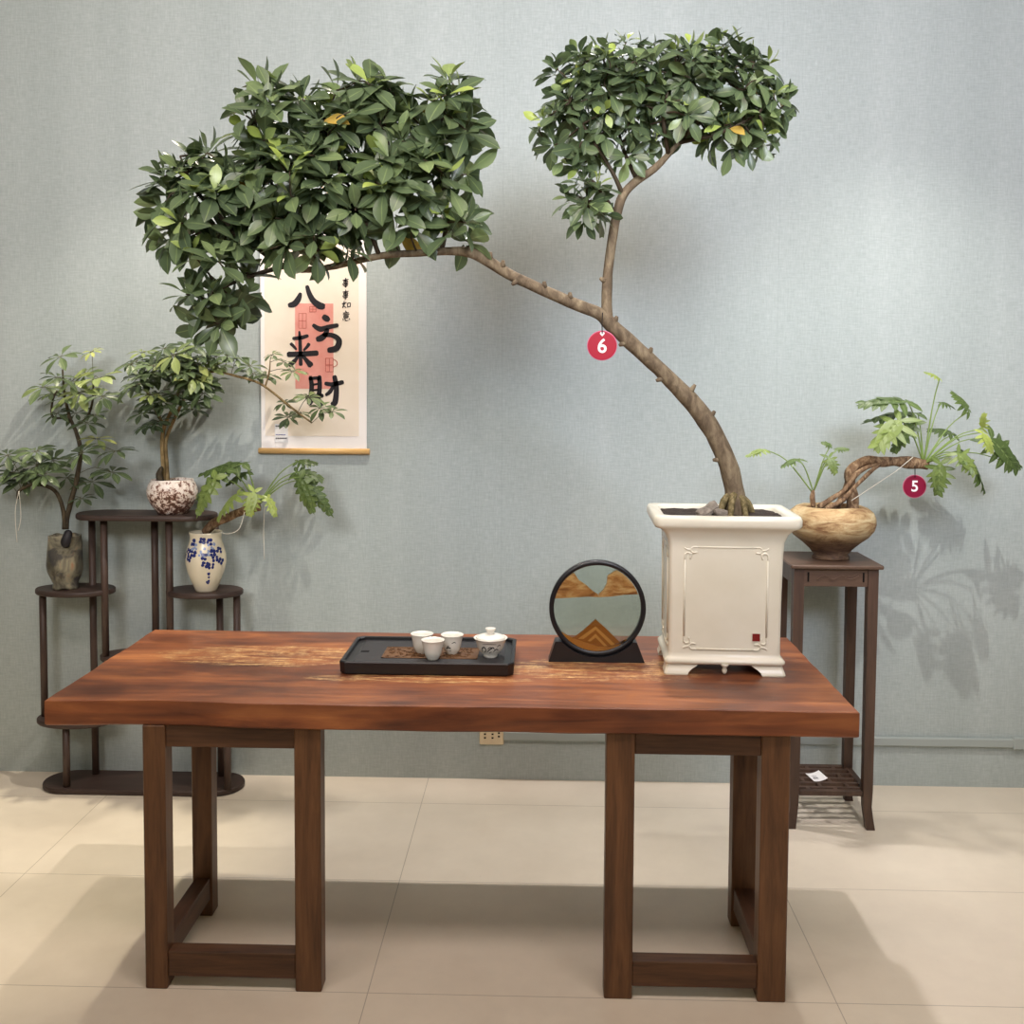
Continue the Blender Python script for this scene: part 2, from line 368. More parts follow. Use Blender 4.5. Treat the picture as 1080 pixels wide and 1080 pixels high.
# ------------------------------------------------------------------ the setting
tag(box('floor', (-4.5, -3, -.1), (4.5, WALL, 0), M['floor'], bev=0, loc=(0, 0, 0)), kind='structure')
tag(box('wall_back', (-4.5, WALL, 0), (4.5, WALL+.12, 3.6), M['wall'], bev=0, loc=(0, WALL, 0)), kind='structure')
tag(box('ceiling', (-4.5, -3, 3.6), (4.5, WALL+.12, 3.7), M['ceiling'], bev=0, loc=(0, 0, 3.6)), kind='structure')
tag(box('wall_left', (-4.62, -3, 0), (-4.5, WALL, 3.6), M['wall'], bev=0, loc=(-4.5, 0, 0)), kind='structure')
tag(box('wall_right', (4.5, -3, 0), (4.62, WALL, 3.6), M['wall'], bev=0, loc=(4.5, 0, 0)), kind='structure')
def trunk(b):
    b.box((-.137, WALL-.018, .163), (1.86, WALL, .198), .004); b.box((1.85, WALL-.022, .158), (1.90, WALL, .203), .003); b.box((1.9, WALL-.018, .163), (2.6, WALL, .198), .004)
tag(obj('trim_1', trunk, M['trunking'], loc=(0, WALL, .18)), kind='structure')

# wall outlet
t = thing('wall_outlet', 'beige electrical socket plate on the wall below the table edge', 'outlet', (-.184, WALL, .185))
box('plate', (-.232, WALL-.011, .142), (-.136, WALL, .228), M['outlet'], t, .004)
for hx in (-.21, -.18, -.155):
    for hz in ((.176, .19) if hx > -.16 else (.17, .185)):
        box('socket_hole', (hx-.004, WALL-.0122, hz-.003), (hx+.004, WALL-.0105, hz+.003), M['hole'], t, 0)

# ------------------------------------------------------------------ slab table
TX0, TX1, TY0, TY1, TZ, TT = -1.256, .799, 2.545, 3.30, .76, .066
t = thing('slab_table', 'long reddish-brown wooden slab table on dark three-legged trestles', 'table', ((TX0+TX1)/2, (TY0+TY1)/2, 0))
def slab(b):
    n = 60; L = []
    def edge(z, ins):
        P_ = []
        for i in range(n+1):
            u = i/n; x = TX0+ins+(TX1-TX0-2*ins)*u
            w = .010*noise.noise(V((x*1.7, 3, 0)))+.005*noise.noise(V((x*6, z*20, 5)))+.012*math.exp(-((x+.98)/.18)**2)
            P_.append((x, TY0+ins+w+.004, z))
        for i in range(1, 13): P_.append((TX1-ins+.004*noise.noise(V((i*.7, z*9, 8))), TY0+ins+(TY1-TY0-2*ins)*i/13, z))
        for i in range(n+1): x = TX1-ins-(TX1-TX0-2*ins)*i/n; P_.append((x, TY1-ins+.008*noise.noise(V((x*2, 9, 0))), z))
        for i in range(1, 13): P_.append((TX0+ins+.008*noise.noise(V((i*.4, 2, 4))), TY1-ins-(TY1-TY0-2*ins)*i/13, z))
        return P_
    b.loops([edge(TZ-TT, .004), edge(TZ-TT+.004, .0), edge(TZ-TT*.5, 0), edge(TZ-.002, .0005), edge(TZ, .0025)], True, True)
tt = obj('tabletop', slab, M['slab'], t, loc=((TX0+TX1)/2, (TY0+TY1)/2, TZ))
zt = TZ-TT
YF, YB = 2.565, 2.93
def trestle(x0, x1, mir, wl, wr):
    legs = [(x0, x0+wl, YF), (x1-wr, x1, YF), (x0, x0+wl, YB) if not mir else (x1-wr, x1, YB)]
    for a, c, y in legs: box('leg', (a, y, 0), (c, y+.055, zt), M['leg'], t, .003)
    xa, xb = x0+wl, x1-wr
    box('lower_rail', (xa, YF+.006, .031), (xb, YF+.05, .097), M['rail'], t, .002)
    box('upper_rail', (xa, YF+.008, zt-.058), (xb, YF+.05, zt), M['rail'], t, .002)
    s0, s1 = (x0+.008, x0+wl-.006) if not mir else (x1-wr+.006, x1-.008)
    box('side_rail', (s0, YF+.055, .05), (s1, YB, .115), M['railY'], t, .002)
    box('side_rail', (s0, YF+.055, zt-.058), (s1, YB, zt), M['railY'], t, .002)
trestle(-1.0125, -.554, False, .058, .068); trestle(.173, .6352, True, .072, .072)

# ------------------------------------------------------------------ plant stand with oval shelves (left)
t = thing('tiered_plant_stand', 'dark brown tiered plant stand with oval shelves, left by the wall', 'plant stand', (-1.51, 3.89, 0))
YC, DP = 3.888, .1
def oval(b, xa, xb, z1, th=.02):
    n = 14; r = min(DP, (xb-xa)/2); k = (xb-xa)/2 if (xb-xa) < .4 else None
    def loop(ins, z):
        Q = []
        if k:
            for i in range(36): a = 2*PI*i/36; Q.append(((xa+xb)/2+(k-ins)*math.cos(a), YC+(DP-ins)*math.sin(a), z))
        else:
            for i in range(n+1): a = -PI/2+PI*i/n; Q.append((xb-DP+(DP-ins)*math.cos(a), YC+(DP-ins)*math.sin(a), z))
            for i in range(n+1): a = PI/2+PI*i/n; Q.append((xa+DP+(DP-ins)*math.cos(a), YC+(DP-ins)*math.sin(a), z))
        return Q
    b.loops([loop(.003, z1-th), loop(0, z1-th+.004), loop(0, z1-.004), loop(.003, z1)])
SH = {'base_shelf': (-1.918, -1.138, .022), 'shelf_a': (-1.94, -1.634, .272), 'shelf_b': (-1.39, -1.115, .272), 'shelf_c': (-1.69, -1.36, .52), 'shelf_d': (-1.937, -1.634, .775), 'shelf_e': (-1.431, -1.137, .775), 'top': (-1.772, -1.235, 1.067)}
for k, (a, c, z) in SH.items():
    obj('base_shelf' if k == 'base_shelf' else 'top_shelf' if k == 'top' else 'shelf', lambda b: oval(b, a, c, z), M['shelfwood'], t)
YB2, YF2 = YC+.06, YC-.07
for x, y, z0, z1 in ((-1.745, YB2, .022, 1.047), (-1.245, YB2, .022, .755), (-1.26, YB2, .775, 1.047), (-1.80, YF2, .022, .252), (-1.18, YF2, .022, .252), (-1.915, YC, .272, .755), (-1.16, YC, .272, .755),
                     (-1.655, YC-.04, .52, 1.047), (-1.405, YC-.04, .52, 1.047), (-1.487, YC+.03, .52, 1.047)):
    obj('post', lambda b: b.tube([(x, y, z0), (x, y, z1)], .0135, 14), M['postwood'], t)

# ------------------------------------------------------------------ square flower stand (right)
SX0, SX1, SY0, SY1, SZ = .886, 1.192, 3.60, 3.885, .944
t = thing('square_flower_stand', 'tall square brown wooden flower stand with lattice lower shelf', 'flower stand', ((SX0+SX1)/2, (SY0+SY1)/2, 0))
box('top', (SX0-.008, SY0-.008, SZ-.014), (SX1+.008, SY1+.008, SZ), M['standtop'], t, .004)
LW = .036
for ix in (0, 1):
    for iy in (0, 1):
        xa = SX0+.006 if ix == 0 else SX1-.006-LW; ya = SY0+.006 if iy == 0 else SY1-.006-LW
        sx_, sy_ = (-1 if ix == 0 else 1), (-1 if iy == 0 else 1)
        def leg(b):
            L = []
            for z, w, kick in ((0, .030, .010), (.03, .029, .006), (.08, .029, .0), (.14, .033, 0), (.9, LW, 0), (SZ-.014, LW, 0)):
                cx = xa+LW/2+sx_*(kick+(LW-w)/2*-.0); cy = ya+LW/2+sy_*kick
                L.append([(cx-w/2, cy-w/2, z), (cx+w/2, cy-w/2, z), (cx+w/2, cy+w/2, z), (cx-w/2, cy+w/2, z)])
            b.loops(L, True, True)
        obj('leg', leg, M['standwood'], t)
xa, xb, ya, yb = SX0+.006+LW, SX1-.006-LW, SY0+.006+LW, SY1-.006-LW
az0, az1 = SZ-.078, SZ-.014
ap = box('front_apron', (xa, SY0+.012, az0), (xb, SY0+.032, az1), M['standtop'], t, .001)
def carve(b):
    z = (az0+az1)/2; y = SY0+.0118
    for s_ in (-1, 1):
        pth = [(xa+.117+s_*.018*k, z+.007*math.sin(k*1.9)*s_) for k in range(5)]
        b.ribbon(pth, [.003, .005, .004, .005, .002], V((0, y, 0)), V((1, 0, 0)), V((0, 0, 1)), 0, .004)
        b.ribbon([(p[0], p[1]+.009*s_) for p in pth[1:]], .003, V((0, y, 0)), V((1, 0, 0)), V((0, 0, 1)), 0, .0015)
obj('carved_scroll', carve, M['standtop'], ap)
for x in (xa+.012, xb-.018): box('slot', (x, SY0+.0105, az0+.016), (x+.006, SY0+.0125, az1-.014), M['hole'], ap, 0)
box('back_apron', (xa, SY1-.032, az0), (xb, SY1-.012, az1), M['standtop'], t, .001)
for x in (SX0+.012, SX1-.032): box('side_apron', (x, ya, az0), (x+.02, yb, az1), M['standtop'], t, .001)
def lattice(b):
    z0, z1 = .117, .134; X0, X1, Y0, Y1 = SX0+.012, SX1-.012, SY0+.012, SY1-.012
    b.box((xa, Y0, z0), (xb, Y0+.022, z1), .001); b.box((xa, Y1-.022, z0), (xb, Y1, z1), .001)
    for x in (X0, X1-.022): b.box((x, ya, z0), (x+.022, yb, z1), .001)
    for k in range(1, 6): y = Y0+(Y1-Y0)*k/6; b.box((X0+.02, y-.007, z0+.002), (X1-.02, y+.007, z1-.001), .001)
    for k in range(1, 5):
        x = X0+.02+(X1-X0-.04)*k/5
        for j in range(6):
            if (j+k) % 2: y = Y0+(Y1-Y0)*j/6; b.box((x-.006, y+.008, z0+.002), (x+.006, y+(Y1-Y0)/6-.008, z1-.001), 0)
obj('lower_shelf', lattice, M['standwood'], t)
# price tag lying on the lattice shelf
c = P(861, 819.5, z=.136)
def ptag(b):
    dx, dy = V((.052, .012, .0)), V((-.012, .075, .0)); cc = V((c.x, c.y, .1345))
    L = []
    for i in range(7):
        u = i/6-.5; z = .0004+.010*(u+.2)**2*2
        L.append([cc+dx*u+dy*.5*s_+V((0, 0, z+e)) for s_, e in ((-1, 0), (1, 0), (1, .0008), (-1, .0008))])
    b.loops(L, True, True)
pt = obj('price_tag', ptag, M['white'], loc=(c.x, c.y, .1345)); tag(pt, 'small white printed tag lying on the lattice shelf of the square stand', 'tag')
for y0, y1 in ((-.018, -.004), (.006, .010)): obj('print_line', lambda b: [b.box((c.x-.014+.006*k, c.y+y0, .1366), (c.x-.010+.006*k, c.y+y1, .1370), 0) for k in range(5)], M['greyprint'], pt)

# ------------------------------------------------------------------ hanging scroll
SC0, SC1 = -1.098, -.672; SZB, SZT = 1.305, 2.20; SYW = WALL-.012
t = thing('calligraphy_scroll', 'hanging white scroll with black calligraphy on a red strip', 'wall scroll', (-.885, SYW, SZB))
box('mount', (SC0+.006, SYW, SZB), (SC1-.006, SYW+.004, SZT), M['paper_edge'], t, 0)
box('inner_panel', (SC0+.022, SYW-.001, SZB+.055), (SC1-.036, SYW, SZT-.08), M['paper'], t, 0)
obj('bottom_rod', lambda b: (b.tube([(SC0-.004, SYW, SZB-.004), (SC1+.006, SYW, SZB-.004)], .0115, 14)), M['rodwood'], t)
obj('top_rod', lambda b: (b.tube([(SC0-.004, SYW+.002, SZT), (SC1+.006, SYW+.002, SZT)], .0105, 14)), M['rodwood'], t)
obj('hanging_cord', lambda b: b.tube([(SC0+.06, SYW+.006, SZT), (-.885, SYW+.009, SZT+.16), (SC1-.06, SYW+.006, SZT)], .0018, 6), M['rodwood'], t)
ux, uz = V((1, 0, 0)), V((0, 0, 1))
def cp(x, y):   # place on the scroll measured on a 4.5x enlargement
    q = P(260+x/4.5, 260+y/4.5, Y=SYW-.001); return (q.x, q.z)
a = cp(230, 270); bq = cp(413, 676)
rp = box('red_strip', (a[0], SYW-.0018, bq[1]), (bq[0], SYW-.001, a[1]), M['redpaper'], t, 0)
OY = V((0, SYW-.0018, 0))
def strokes(b, L, k=1.):
    for w, pts in L: b.ribbon([cp(*p) for p in pts], [v*k/4.5*SYW/F for v in w] if hasattr(w, '__len__') else w*k/4.5*SYW/F, OY, ux, uz, 0, .0009)
for nq, (x0, y0, x1, y1) in enumerate(((248, 318, 284, 388), (376, 530, 412, 594), (300, 285, 330, 310))):
    def stamp(b):
        xm, ym = (x0+x1)/2, (y0+y1)/2
        for q in ([(x0, y0), (x1, y0)], [(x1, y0), (x1, y1)], [(x1, y1), (x0, y1)], [(x0, y1), (x0, y0)], [(x0, ym), (x1, ym)], [(xm, y0), (xm, y1)]): strokes(b, [(2, q)])
        if nq == 1: strokes(b, [(3, [(412, 535), (428, 545), (430, 562), (412, 572)])])
    obj('seal_outline', stamp, M['stampline'], rp)
BIG = {
 'ba': [([16, 28, 30, 22], [(256, 224), (246, 250), (228, 272), (204, 279)]), ([18, 24, 28, 34, 30], [(288, 190), (299, 225), (318, 258), (346, 280), (364, 284)])],
 'fang': [([26, 30, 24], [(368, 334), (380, 342), (388, 348)]), ([18, 26, 22, 18], [(318, 374), (350, 392), (395, 381), (432, 374)]), ([20, 26, 30, 26], [(384, 394), (374, 418), (356, 434), (338, 440)]),
          ([18, 22, 24, 28, 30, 26], [(366, 420), (400, 420), (426, 430), (440, 450), (428, 482), (392, 492)])],
 'lai': [([14, 20, 16], [(222, 436), (255, 434), (290, 424)]), ([10, 16, 18, 18], [(251, 404), (254, 440), (256, 500), (258, 560)]), ([16, 14, 10], [(212, 462), (226, 476), (236, 488)]), ([10, 14, 18], [(272, 492), (286, 478), (296, 464)]),
         ([26, 24, 26], [(200, 512), (260, 510), (334, 506)]), ([12, 20, 22], [(246, 520), (228, 544), (206, 562)]), ([14, 22, 30], [(268, 520), (290, 546), (304, 562)])],
 'cai': [([18, 22, 22], [(304, 620), (310, 660), (306, 706)]), ([16, 16, 18], [(300, 628), (332, 624), (344, 630)]), ([20, 22, 22], [(346, 618), (348, 660), (344, 706)]), ([10, 10], [(316, 656), (340, 652)]), ([10, 10], [(316, 682), (340, 680)]),
         ([20, 24, 20], [(286, 716), (322, 712), (360, 708)]), ([16, 22, 26], [(318, 722), (306, 736), (298, 744)]), ([16, 26, 30], [(340, 722), (352, 740), (358, 748)]),
         ([18, 22, 20], [(376, 650), (410, 654), (456, 644)]), ([22, 24, 26, 28, 24], [(418, 618), (426, 660), (426, 700), (420, 740), (408, 748)]), ([16, 20, 14], [(412, 664), (396, 690), (378, 704)])],
}
def big(b):
    for L in BIG.values(): strokes(b, L)
obj('calligraphy', big, M['ink'], t)
def small(b):
    for yo in (150, 206):
        strokes(b, [([4, 6, 3], [(458, yo+10), (470, yo+9), (484, yo+6)]), (4, [(462, yo+16), (480, yo+14)]), (3.5, [(462, yo+16), (464, yo+23), (480, yo+21), (480, yo+14)]), (4, [(456, yo+29), (470, yo+28), (482, yo+27)]), (3.5, [(460, yo+36), (480, yo+34)]), ([4, 6, 5, 3], [(471, yo), (472, yo+20), (472, yo+42), (466, yo+40)])])
    strokes(b, [([3, 5], [(464, 258), (460, 286)]), (4, [(454, 272), (474, 266)]), ([3, 5], [(470, 266), (456, 290)]), ([3, 4], [(458, 278), (472, 290)]), (4, [(480, 270), (480, 288)]), (4, [(480, 270), (493, 268), (492, 286)]), (4, [(481, 286), (492, 285)])])
    strokes(b, [(5, [(470, 306), (474, 311)]), (4, [(460, 316), (484, 313)]), (3, [(458, 323), (488, 320)]), (3, [(463, 328), (481, 327), (481, 337), (463, 338), (463, 328)]), (3, [(464, 333), (480, 332)]), (4, [(458, 343), (460, 349)]), ([3, 4, 3], [(466, 343), (472, 351), (484, 350)]), (4, [(487, 342), (490, 347)])])
obj('small_calligraphy', small, M['ink'], t)
a, bq = cp(134, 842), cp(197, 930)
st = box('price_sticker', (a[0], SYW-.002, bq[1]), (bq[0], SYW-.001, a[1]), M['white'], t, 0)
OY = V((0, SYW-.0021, 0))
for y in (852, 910): obj('print_line', lambda b: [strokes(b, [(6, [(140+q*9, y), (145+q*9, y)])]) for q in range(6)], M['greyprint'], st)
obj('faint_print', lambda b: [strokes(b, [(3, [(140+q*12, 893), (149+q*12, 893)])]) for q in range(4)], M['blueprint'], st)

# ------------------------------------------------------------------ potted tree
PX, PY_, PZ = .524, 2.985, TZ
RotP = Matrix.Rotation(math.radians(-2.0), 3, 'Z')
def rrect(hx, hy, z, r=.02, n=4, ch=0.):
    Q = []
    for cx, cy, a0 in ((hx-r, hy-r, 0), (-hx+r, hy-r, PI/2), (-hx+r, -hy+r, PI), (hx-r, -hy+r, 3*PI/2)):
        for i in range(n+1):
            a = a0+PI/2*i/n; Q.append(V((cx+r*math.cos(a), cy+r*math.sin(a), z)))
    return [RotP@q+V((PX, PY_, PZ)) for q in Q]
def pl(x, y, z): return RotP@V((x, y, z))+V((PX, PY_, PZ))
t = thing('potted_tree', 'large leaning bonsai tree in tall white square ceramic pot', 'potted tree', (PX, PY_, PZ))
HB = .158   # half width of the foot of the body
def potm(b):
    prof = [(.150, .118, .030, .012), (.163, .129, .030, .014), (.167, .133, .034, .014), (.167, .133, .041, .014), (.161, .127, .047, .012), (.156, .122, .052, .012), (.155, .121, .062, .012), (.1555, .122, .20, .012), (.158, .125, .34, .012), (.161, .128, .375, .013), (.170, .136, .398, .014), (.184, .147, .411, .018),
            (.198, .156, .416, .022), (.204, .160, .424, .024), (.204, .160, .440, .024), (.200, .156, .449, .024), (.176, .132, .449, .03), (.170, .126, .443, .03), (.166, .122, .40, .03)]
    b.loops([rrect(*q) for q in prof], capend=False)
pot = obj('pot', potm, M['ceramic'], t)
def foot(sx_, sy_):
    def f(b):
        hx, hy, w = .160, .126, .03; L = []
        for z, a_, fl in ((0, .064, .007), (.004, .066, .008), (.010, .067, .006), (.018, .073, .003), (.025, .083, .001), (.031, .088, 0)):
            X, Y = hx+fl, hy+fl
            L.append([pl(sx_*x, sy_*y, z) for x, y in ((X-.006, Y), (X-a_, Y), (X-a_, Y-w), (X-w, Y-w), (X-w, Y-a_*.9), (X, Y-a_*.9), (X, Y-.006))])
        b.loops(L, True, True)
    return f
for sx_ in (-1, 1):
    for sy_ in (-1, 1): obj('foot', foot(sx_, sy_), M['ceramic'], pot)
obj('drop_ornament', lambda b: b.lathe(pl(0, -.124, .003), [(.002, 0), (.006, .004), (.0075, .012), (.005, .018), (.009, .022), (.014, .03)], 12), M['ceramic'], pot)
def relief(b):
    def panel(face):
        hw = .114 if face == 0 else .088; z0, z1 = .072, .36
        def q(u, z):
            k = (z-.062)/.29; y = -(.1212+.004*k); x = .1552+.003*k
            return pl(u, y-.0005, z) if face == 0 else pl(-x-.0005, u, z)
        g = .035; R = .0028
        segs = [[(-hw+g, z0), (hw-g, z0)], [(-hw+g, z1), (hw-g, z1)], [(-hw, z0+g), (-hw, z1-g)], [(hw, z0+g), (hw, z1-g)]]
        for sx_ in (-1, 1):
            for zc, sz_ in ((z0, 1), (z1, -1)):
                c = lambda u, v: (sx_*(hw-u), zc+sz_*v)
                segs += [[c(g, 0), c(g*.62, .0), c(g*.45, .008), c(g*.62, .016), c(g*.95, .014)], [c(0, g), c(0, g*.62), c(.008, g*.45), c(.016, g*.62), c(.014, g*.95)],
                         [c(g*.45, .008), c(.004, .006), c(-.002, .002)], [c(.008, g*.45), c(.012, .018), c(.02, .02)]]
        for sg in segs:
            pts = [q(*p) for p in sg]
            b.tube(smooth_path(pts, 3) if len(pts) > 2 else pts, R, 6)
    panel(0); panel(1)
obj('relief_border', relief, M['ceramic'], pot)
def seal(b):
    c = (.086, .108); y = -.1220
    for w, d, mi in ((.0135, .0, 0), (.0105, -.0012, 1)):
        b.cm = mi; L = []
        for dd in (0, -.0012): L.append([pl(c[0]+sx_*w, y+d+dd, c[1]+sz_*w) for sx_, sz_ in ((-1, -1), (1, -1), (1, 1), (-1, 1))])
        b.loops(L, True, True)
obj('seal_mark', seal, [M['ceramic'], M['sealred']], pot)
def soil(b):
    n = 22; ids = []
    for i in range(n+1):
        for j in range(n+1):
            x, y = -.168+.336*i/n, -.130+.26*j/n; p = pl(x, y, .436)
            ids.append(b.vert((p.x, p.y, p.z+.006*noise.noise(p*40)+.010*math.exp(-((x-.06)**2+y**2)/.004))))
    for i in range(n):
        for j in range(n): k = i*(n+1)+j; b.face([ids[k], ids[k+n+1], ids[k+n+2], ids[k+1]])
obj('soil', soil, M['soil'], t)
# trunk and branches
TY = 2.97
def path(px, k=4): return smooth_path([P(x, y, Y=d) for x, y, d, r in px], k), lerp_list([r*2.95/F for x, y, d, r in px], 0, k)
TR = [(777, 549, TY, 13), (776, 535, TY, 12), (774, 515, TY, 10.5), (768, 490, TY, 10), (753, 457, TY, 9.5), (735, 431, TY, 9.5), (719, 413, TY, 9), (695, 389, TY-.01, 8), (668, 364, TY-.02, 7.5), (645, 343, TY-.02, 7.5), (632, 331, TY-.02, 6.5), (600, 318, TY-.03, 6), (546, 294, TY-.04, 5.5), (515, 276, TY-.05, 6), (495, 266, TY-.06, 5.5), (470, 265, TY-.06, 4), (440, 267, TY-.06, 3.8), (400, 270, TY-.07, 3.6), (340, 283, TY-.08, 3.2), (300, 281, TY-.08, 2.8), (255, 250, TY-.1, 2.4), (220, 235, TY-.1, 1.6)]
UP = [(640, 338, TY-.02, 6.5), (640, 315, TY-.01, 5.6), (641, 290, TY, 5.2), (645, 258, TY, 5), (650, 228, TY, 4.8), (657, 206, TY, 4.8), (670, 192, TY, 4.4), (690, 178, TY, 3.8), (705, 163, TY, 3), (716, 150, TY, 2.6), (745, 120, TY, 2), (775, 95, TY-.02, 1.2)]
nodes_l, nodes_r = [], []
def trunkm(b):
    for pts, dst in ((TR, None), (UP, None)):
        p, r = path(pts); b.tube(p, r, 12, True, .12)
    tp, tr_ = path(TR); upp, upr = path(UP)
    for pp, rr, fr, sd_, ln in ((tp, tr_, .16, -1, .010), (tp, tr_, .22, 1, .010), (tp, tr_, .285, 1, .016), (tp, tr_, .33, -1, .008), (tp, tr_, .365, 1, .008), (tp, tr_, .40, -1, .008), (tp, tr_, .44, 1, .008), (tp, tr_, .525, 1, .008), (tp, tr_, .555, 1, .008), (tp, tr_, .575, -1, .008), (tp, tr_, .60, 1, .009), (tp, tr_, .63, 1, .010), (upp, upr, .17, -1, .008)):
        i = int(fr*(len(pp)-1)); d = (pp[i+1]-pp[i-1]).normalized(); nn = V((d.z, 0, -d.x)).normalized()*sd_
        if (nn.x > 0) != (sd_ > 0): nn = -nn
        b.tube([pp[i]+nn*rr[i]*.5-V((0, .006, 0)), pp[i]+nn*(rr[i]*.9+ln*.4)-V((0, .008, 0))+d*.004, pp[i]+nn*(rr[i]+ln)-V((0, .009, 0))+d*.007], [.010, .007, .0045], 7)
trk = obj('trunk', trunkm, M['bark'], t)
def mossm(b):
    for k in range(7):
        a = k/7*2*PI; x, y = 775+13*math.cos(a), 540+3*math.sin(a)
        b.tube(smooth_path([P(774, 522, Y=TY+.02*math.sin(a)), P(x, y-10, Y=TY+.03*math.sin(a)), P(x+7*math.cos(a), 549, Y=TY+.05*math.sin(a))], 4), [.012, .013, .012, .012, .011, .010, .009, .008, .006], 7, True, .5, k)
obj('mossy_roots', mossm, M['moss'], trk)
SKL = [path(q)[0] for q in (TR[14:], [(466, 264, TY-.06, 3), (470, 235, TY-.06, 2.4), (462, 205, TY-.05, 2), (450, 165, TY-.05, 1.5), (470, 120, TY-.05, 1)], [(400, 270, TY-.07, 3), (385, 230, TY-.1, 2.2), (360, 180, TY-.12, 1.6), (340, 130, TY-.1, 1)], [(340, 283, TY-.08, 3), (312, 235, TY-.1, 2.2), (285, 190, TY-.08, 1.6), (270, 130, TY-.06, 1)],
      [(300, 281, TY-.08, 2.5), (262, 292, TY-.12, 2), (225, 310, TY-.15, 1.6), (215, 335, TY-.15, 1)], [(385, 230, TY-.1, 2.2), (410, 180, TY-.05, 1.6), (405, 120, TY-.03, 1)], [(255, 250, TY-.1, 2), (210, 205, TY-.1, 1.5), (190, 165, TY-.08, 1)])]
SKR = [path(q)[0] for q in (UP[6:], [(657, 206, TY, 3), (645, 180, TY-.03, 2.2), (620, 140, TY-.05, 1.5), (600, 110, TY-.05, 1)], [(672, 190, TY, 3), (655, 150, TY+.03, 2), (645, 90, TY+.03, 1)], [(705, 163, TY, 2.6), (700, 120, TY-.06, 1.8), (712, 70, TY-.05, 1)], [(716, 150, TY, 2.5), (760, 140, TY-.05, 1.6), (800, 120, TY-.06, 1)],
      [(650, 228, TY, 2), (636, 205, TY-.04, 1.4), (622, 190, TY-.05, 1.2), (618, 215, TY-.06, .8)])]
def crown(ells, skel, n, mind, Ls, name_f, name_b, young_hazy_z):
    R = random.Random(5+n); pts = []; tries = 0
    tot = sum(e[2]*e[3]*e[5] for e in ells)
    while len(pts) < n and tries < n*60:
        tries += 1; q = R.random()*tot
        for e in ells:
            q -= e[2]*e[3]*e[5]
            if q <= 0: break
        px, py, rx, ry, Y, w = e
        c = P(px, py, Y=Y); k = Y/F
        d = V((R.gauss(0, 1), R.gauss(0, 1), R.gauss(0, 1))).normalized(); rr = R.uniform(.35, 1)**.6*.86
        rd = min(.26, .8*(rx+ry)/2*k)
        p = c+V((d.x*rx*k*rr, d.y*rd*rr, d.z*ry*k*rr))
        if any((p-o).length < mind for o, _, _ in pts): continue
        pts.append((p, d, rr))
    # twigs: nearest skeleton point, or a tip already joined that lies closer to it
    sk = [p for s in skel for p in s]; tips = []
    tb = MB()
    for s, r0 in zip(skel[1:], [.0075]*9):
        m_ = len(s); tb.tube(s, [r0*(1-.75*i/m_) for i in range(m_)], 7)
    order = sorted(pts, key=lambda q: min((q[0]-s).length for s in sk))
    for p, d, rr in order:
        best = min(sk, key=lambda s: (p-s).length); bd = (p-best).length; src = best; r0 = .0034
        for tp in tips:
            if (p-tp).length < bd*.6: bd = (p-tp).length/.6; src = tp; r0 = .0026
        mid = (src+p)/2+V((R.uniform(-.015, .015), R.uniform(-.015, .015), -.02*bd/.2+.01)); tb.tube(smooth_path([src, mid, p], 3), [r0, r0*.95, r0*.9, r0*.85, r0*.8, r0*.7, r0*.55], 5); tips.append(p)
    tb.build(name_b, M['twig'], t)
    lb = MB()
    for p, d, rr in pts:
        ax = (d*.75+V((R.uniform(-.4, .4), R.uniform(-.6, .2), R.uniform(.15, .9)))).normalized()
        a0, s1, s2 = frame(ax, V((.3, .2, .9)))
        nl = R.randint(7, 10); ph = R.uniform(0, 2*PI); young_hazy = R.random() < (.42 if p.z > young_hazy_z else .16)  # fresh shoot leaves, more at the top to paint in its haze too
        for k in range(nl):
            a = ph+k*2.4; el = R.uniform(.05, .5) if k > 2 else R.uniform(.6, 1.15)
            dr = (s1*math.cos(a)+s2*math.sin(a))*math.cos(el)+a0*math.sin(el)
            L = R.uniform(*Ls)*(1 if k > 2 else .72)
            ti = R.triangular(0, .8, .34)
            if young_hazy and k <= 2: ti = R.uniform(.78, .93)
            if R.random() < .006: ti = 1.
            lb.leaf(p+dr*.012-a0*.012*k/nl, dr, a0+V((R.uniform(-.3, .3), R.uniform(-.3, .3), .3)), L, L*R.uniform(.42, .53), max(ti, .01), R.uniform(.1, .55), R.uniform(.1, .4), 6, .58)
    return lb.build(name_f, M['leaf'], t)
DL = TY-.08
crown([(292, 125, 58, 50, DL, 1), (380, 130, 85, 55, DL, 1), (465, 125, 48, 48, DL, 1), (232, 215, 80, 75, DL, 1), (325, 205, 95, 70, DL, 1), (425, 195, 68, 60, DL, .9), (232, 305, 50, 56, DL-.06, .95), (190, 215, 42, 58, DL, 1), (480, 240, 24, 26, DL, .9), (490, 165, 22, 40, DL, .5), (270, 105, 28, 32, DL, .6), (330, 255, 60, 25, DL-.05, .6)],
      SKL, 196, .05, (.070, .106), 'foliage', 'branches', 2.32)
crown([(640, 90, 70, 52, TY, 1), (715, 85, 80, 45, TY, 1), (772, 85, 45, 50, TY, 1), (610, 140, 45, 40, TY, .9), (700, 118, 75, 35, TY, .8), (780, 138, 40, 32, TY, 1), (812, 108, 22, 32, TY, .6), (620, 212, 20, 34, TY-.05, .8), (655, 150, 40, 35, TY, .5)],
      SKR, 170, .042, (.05, .078), 'foliage', 'branches', 2.45)

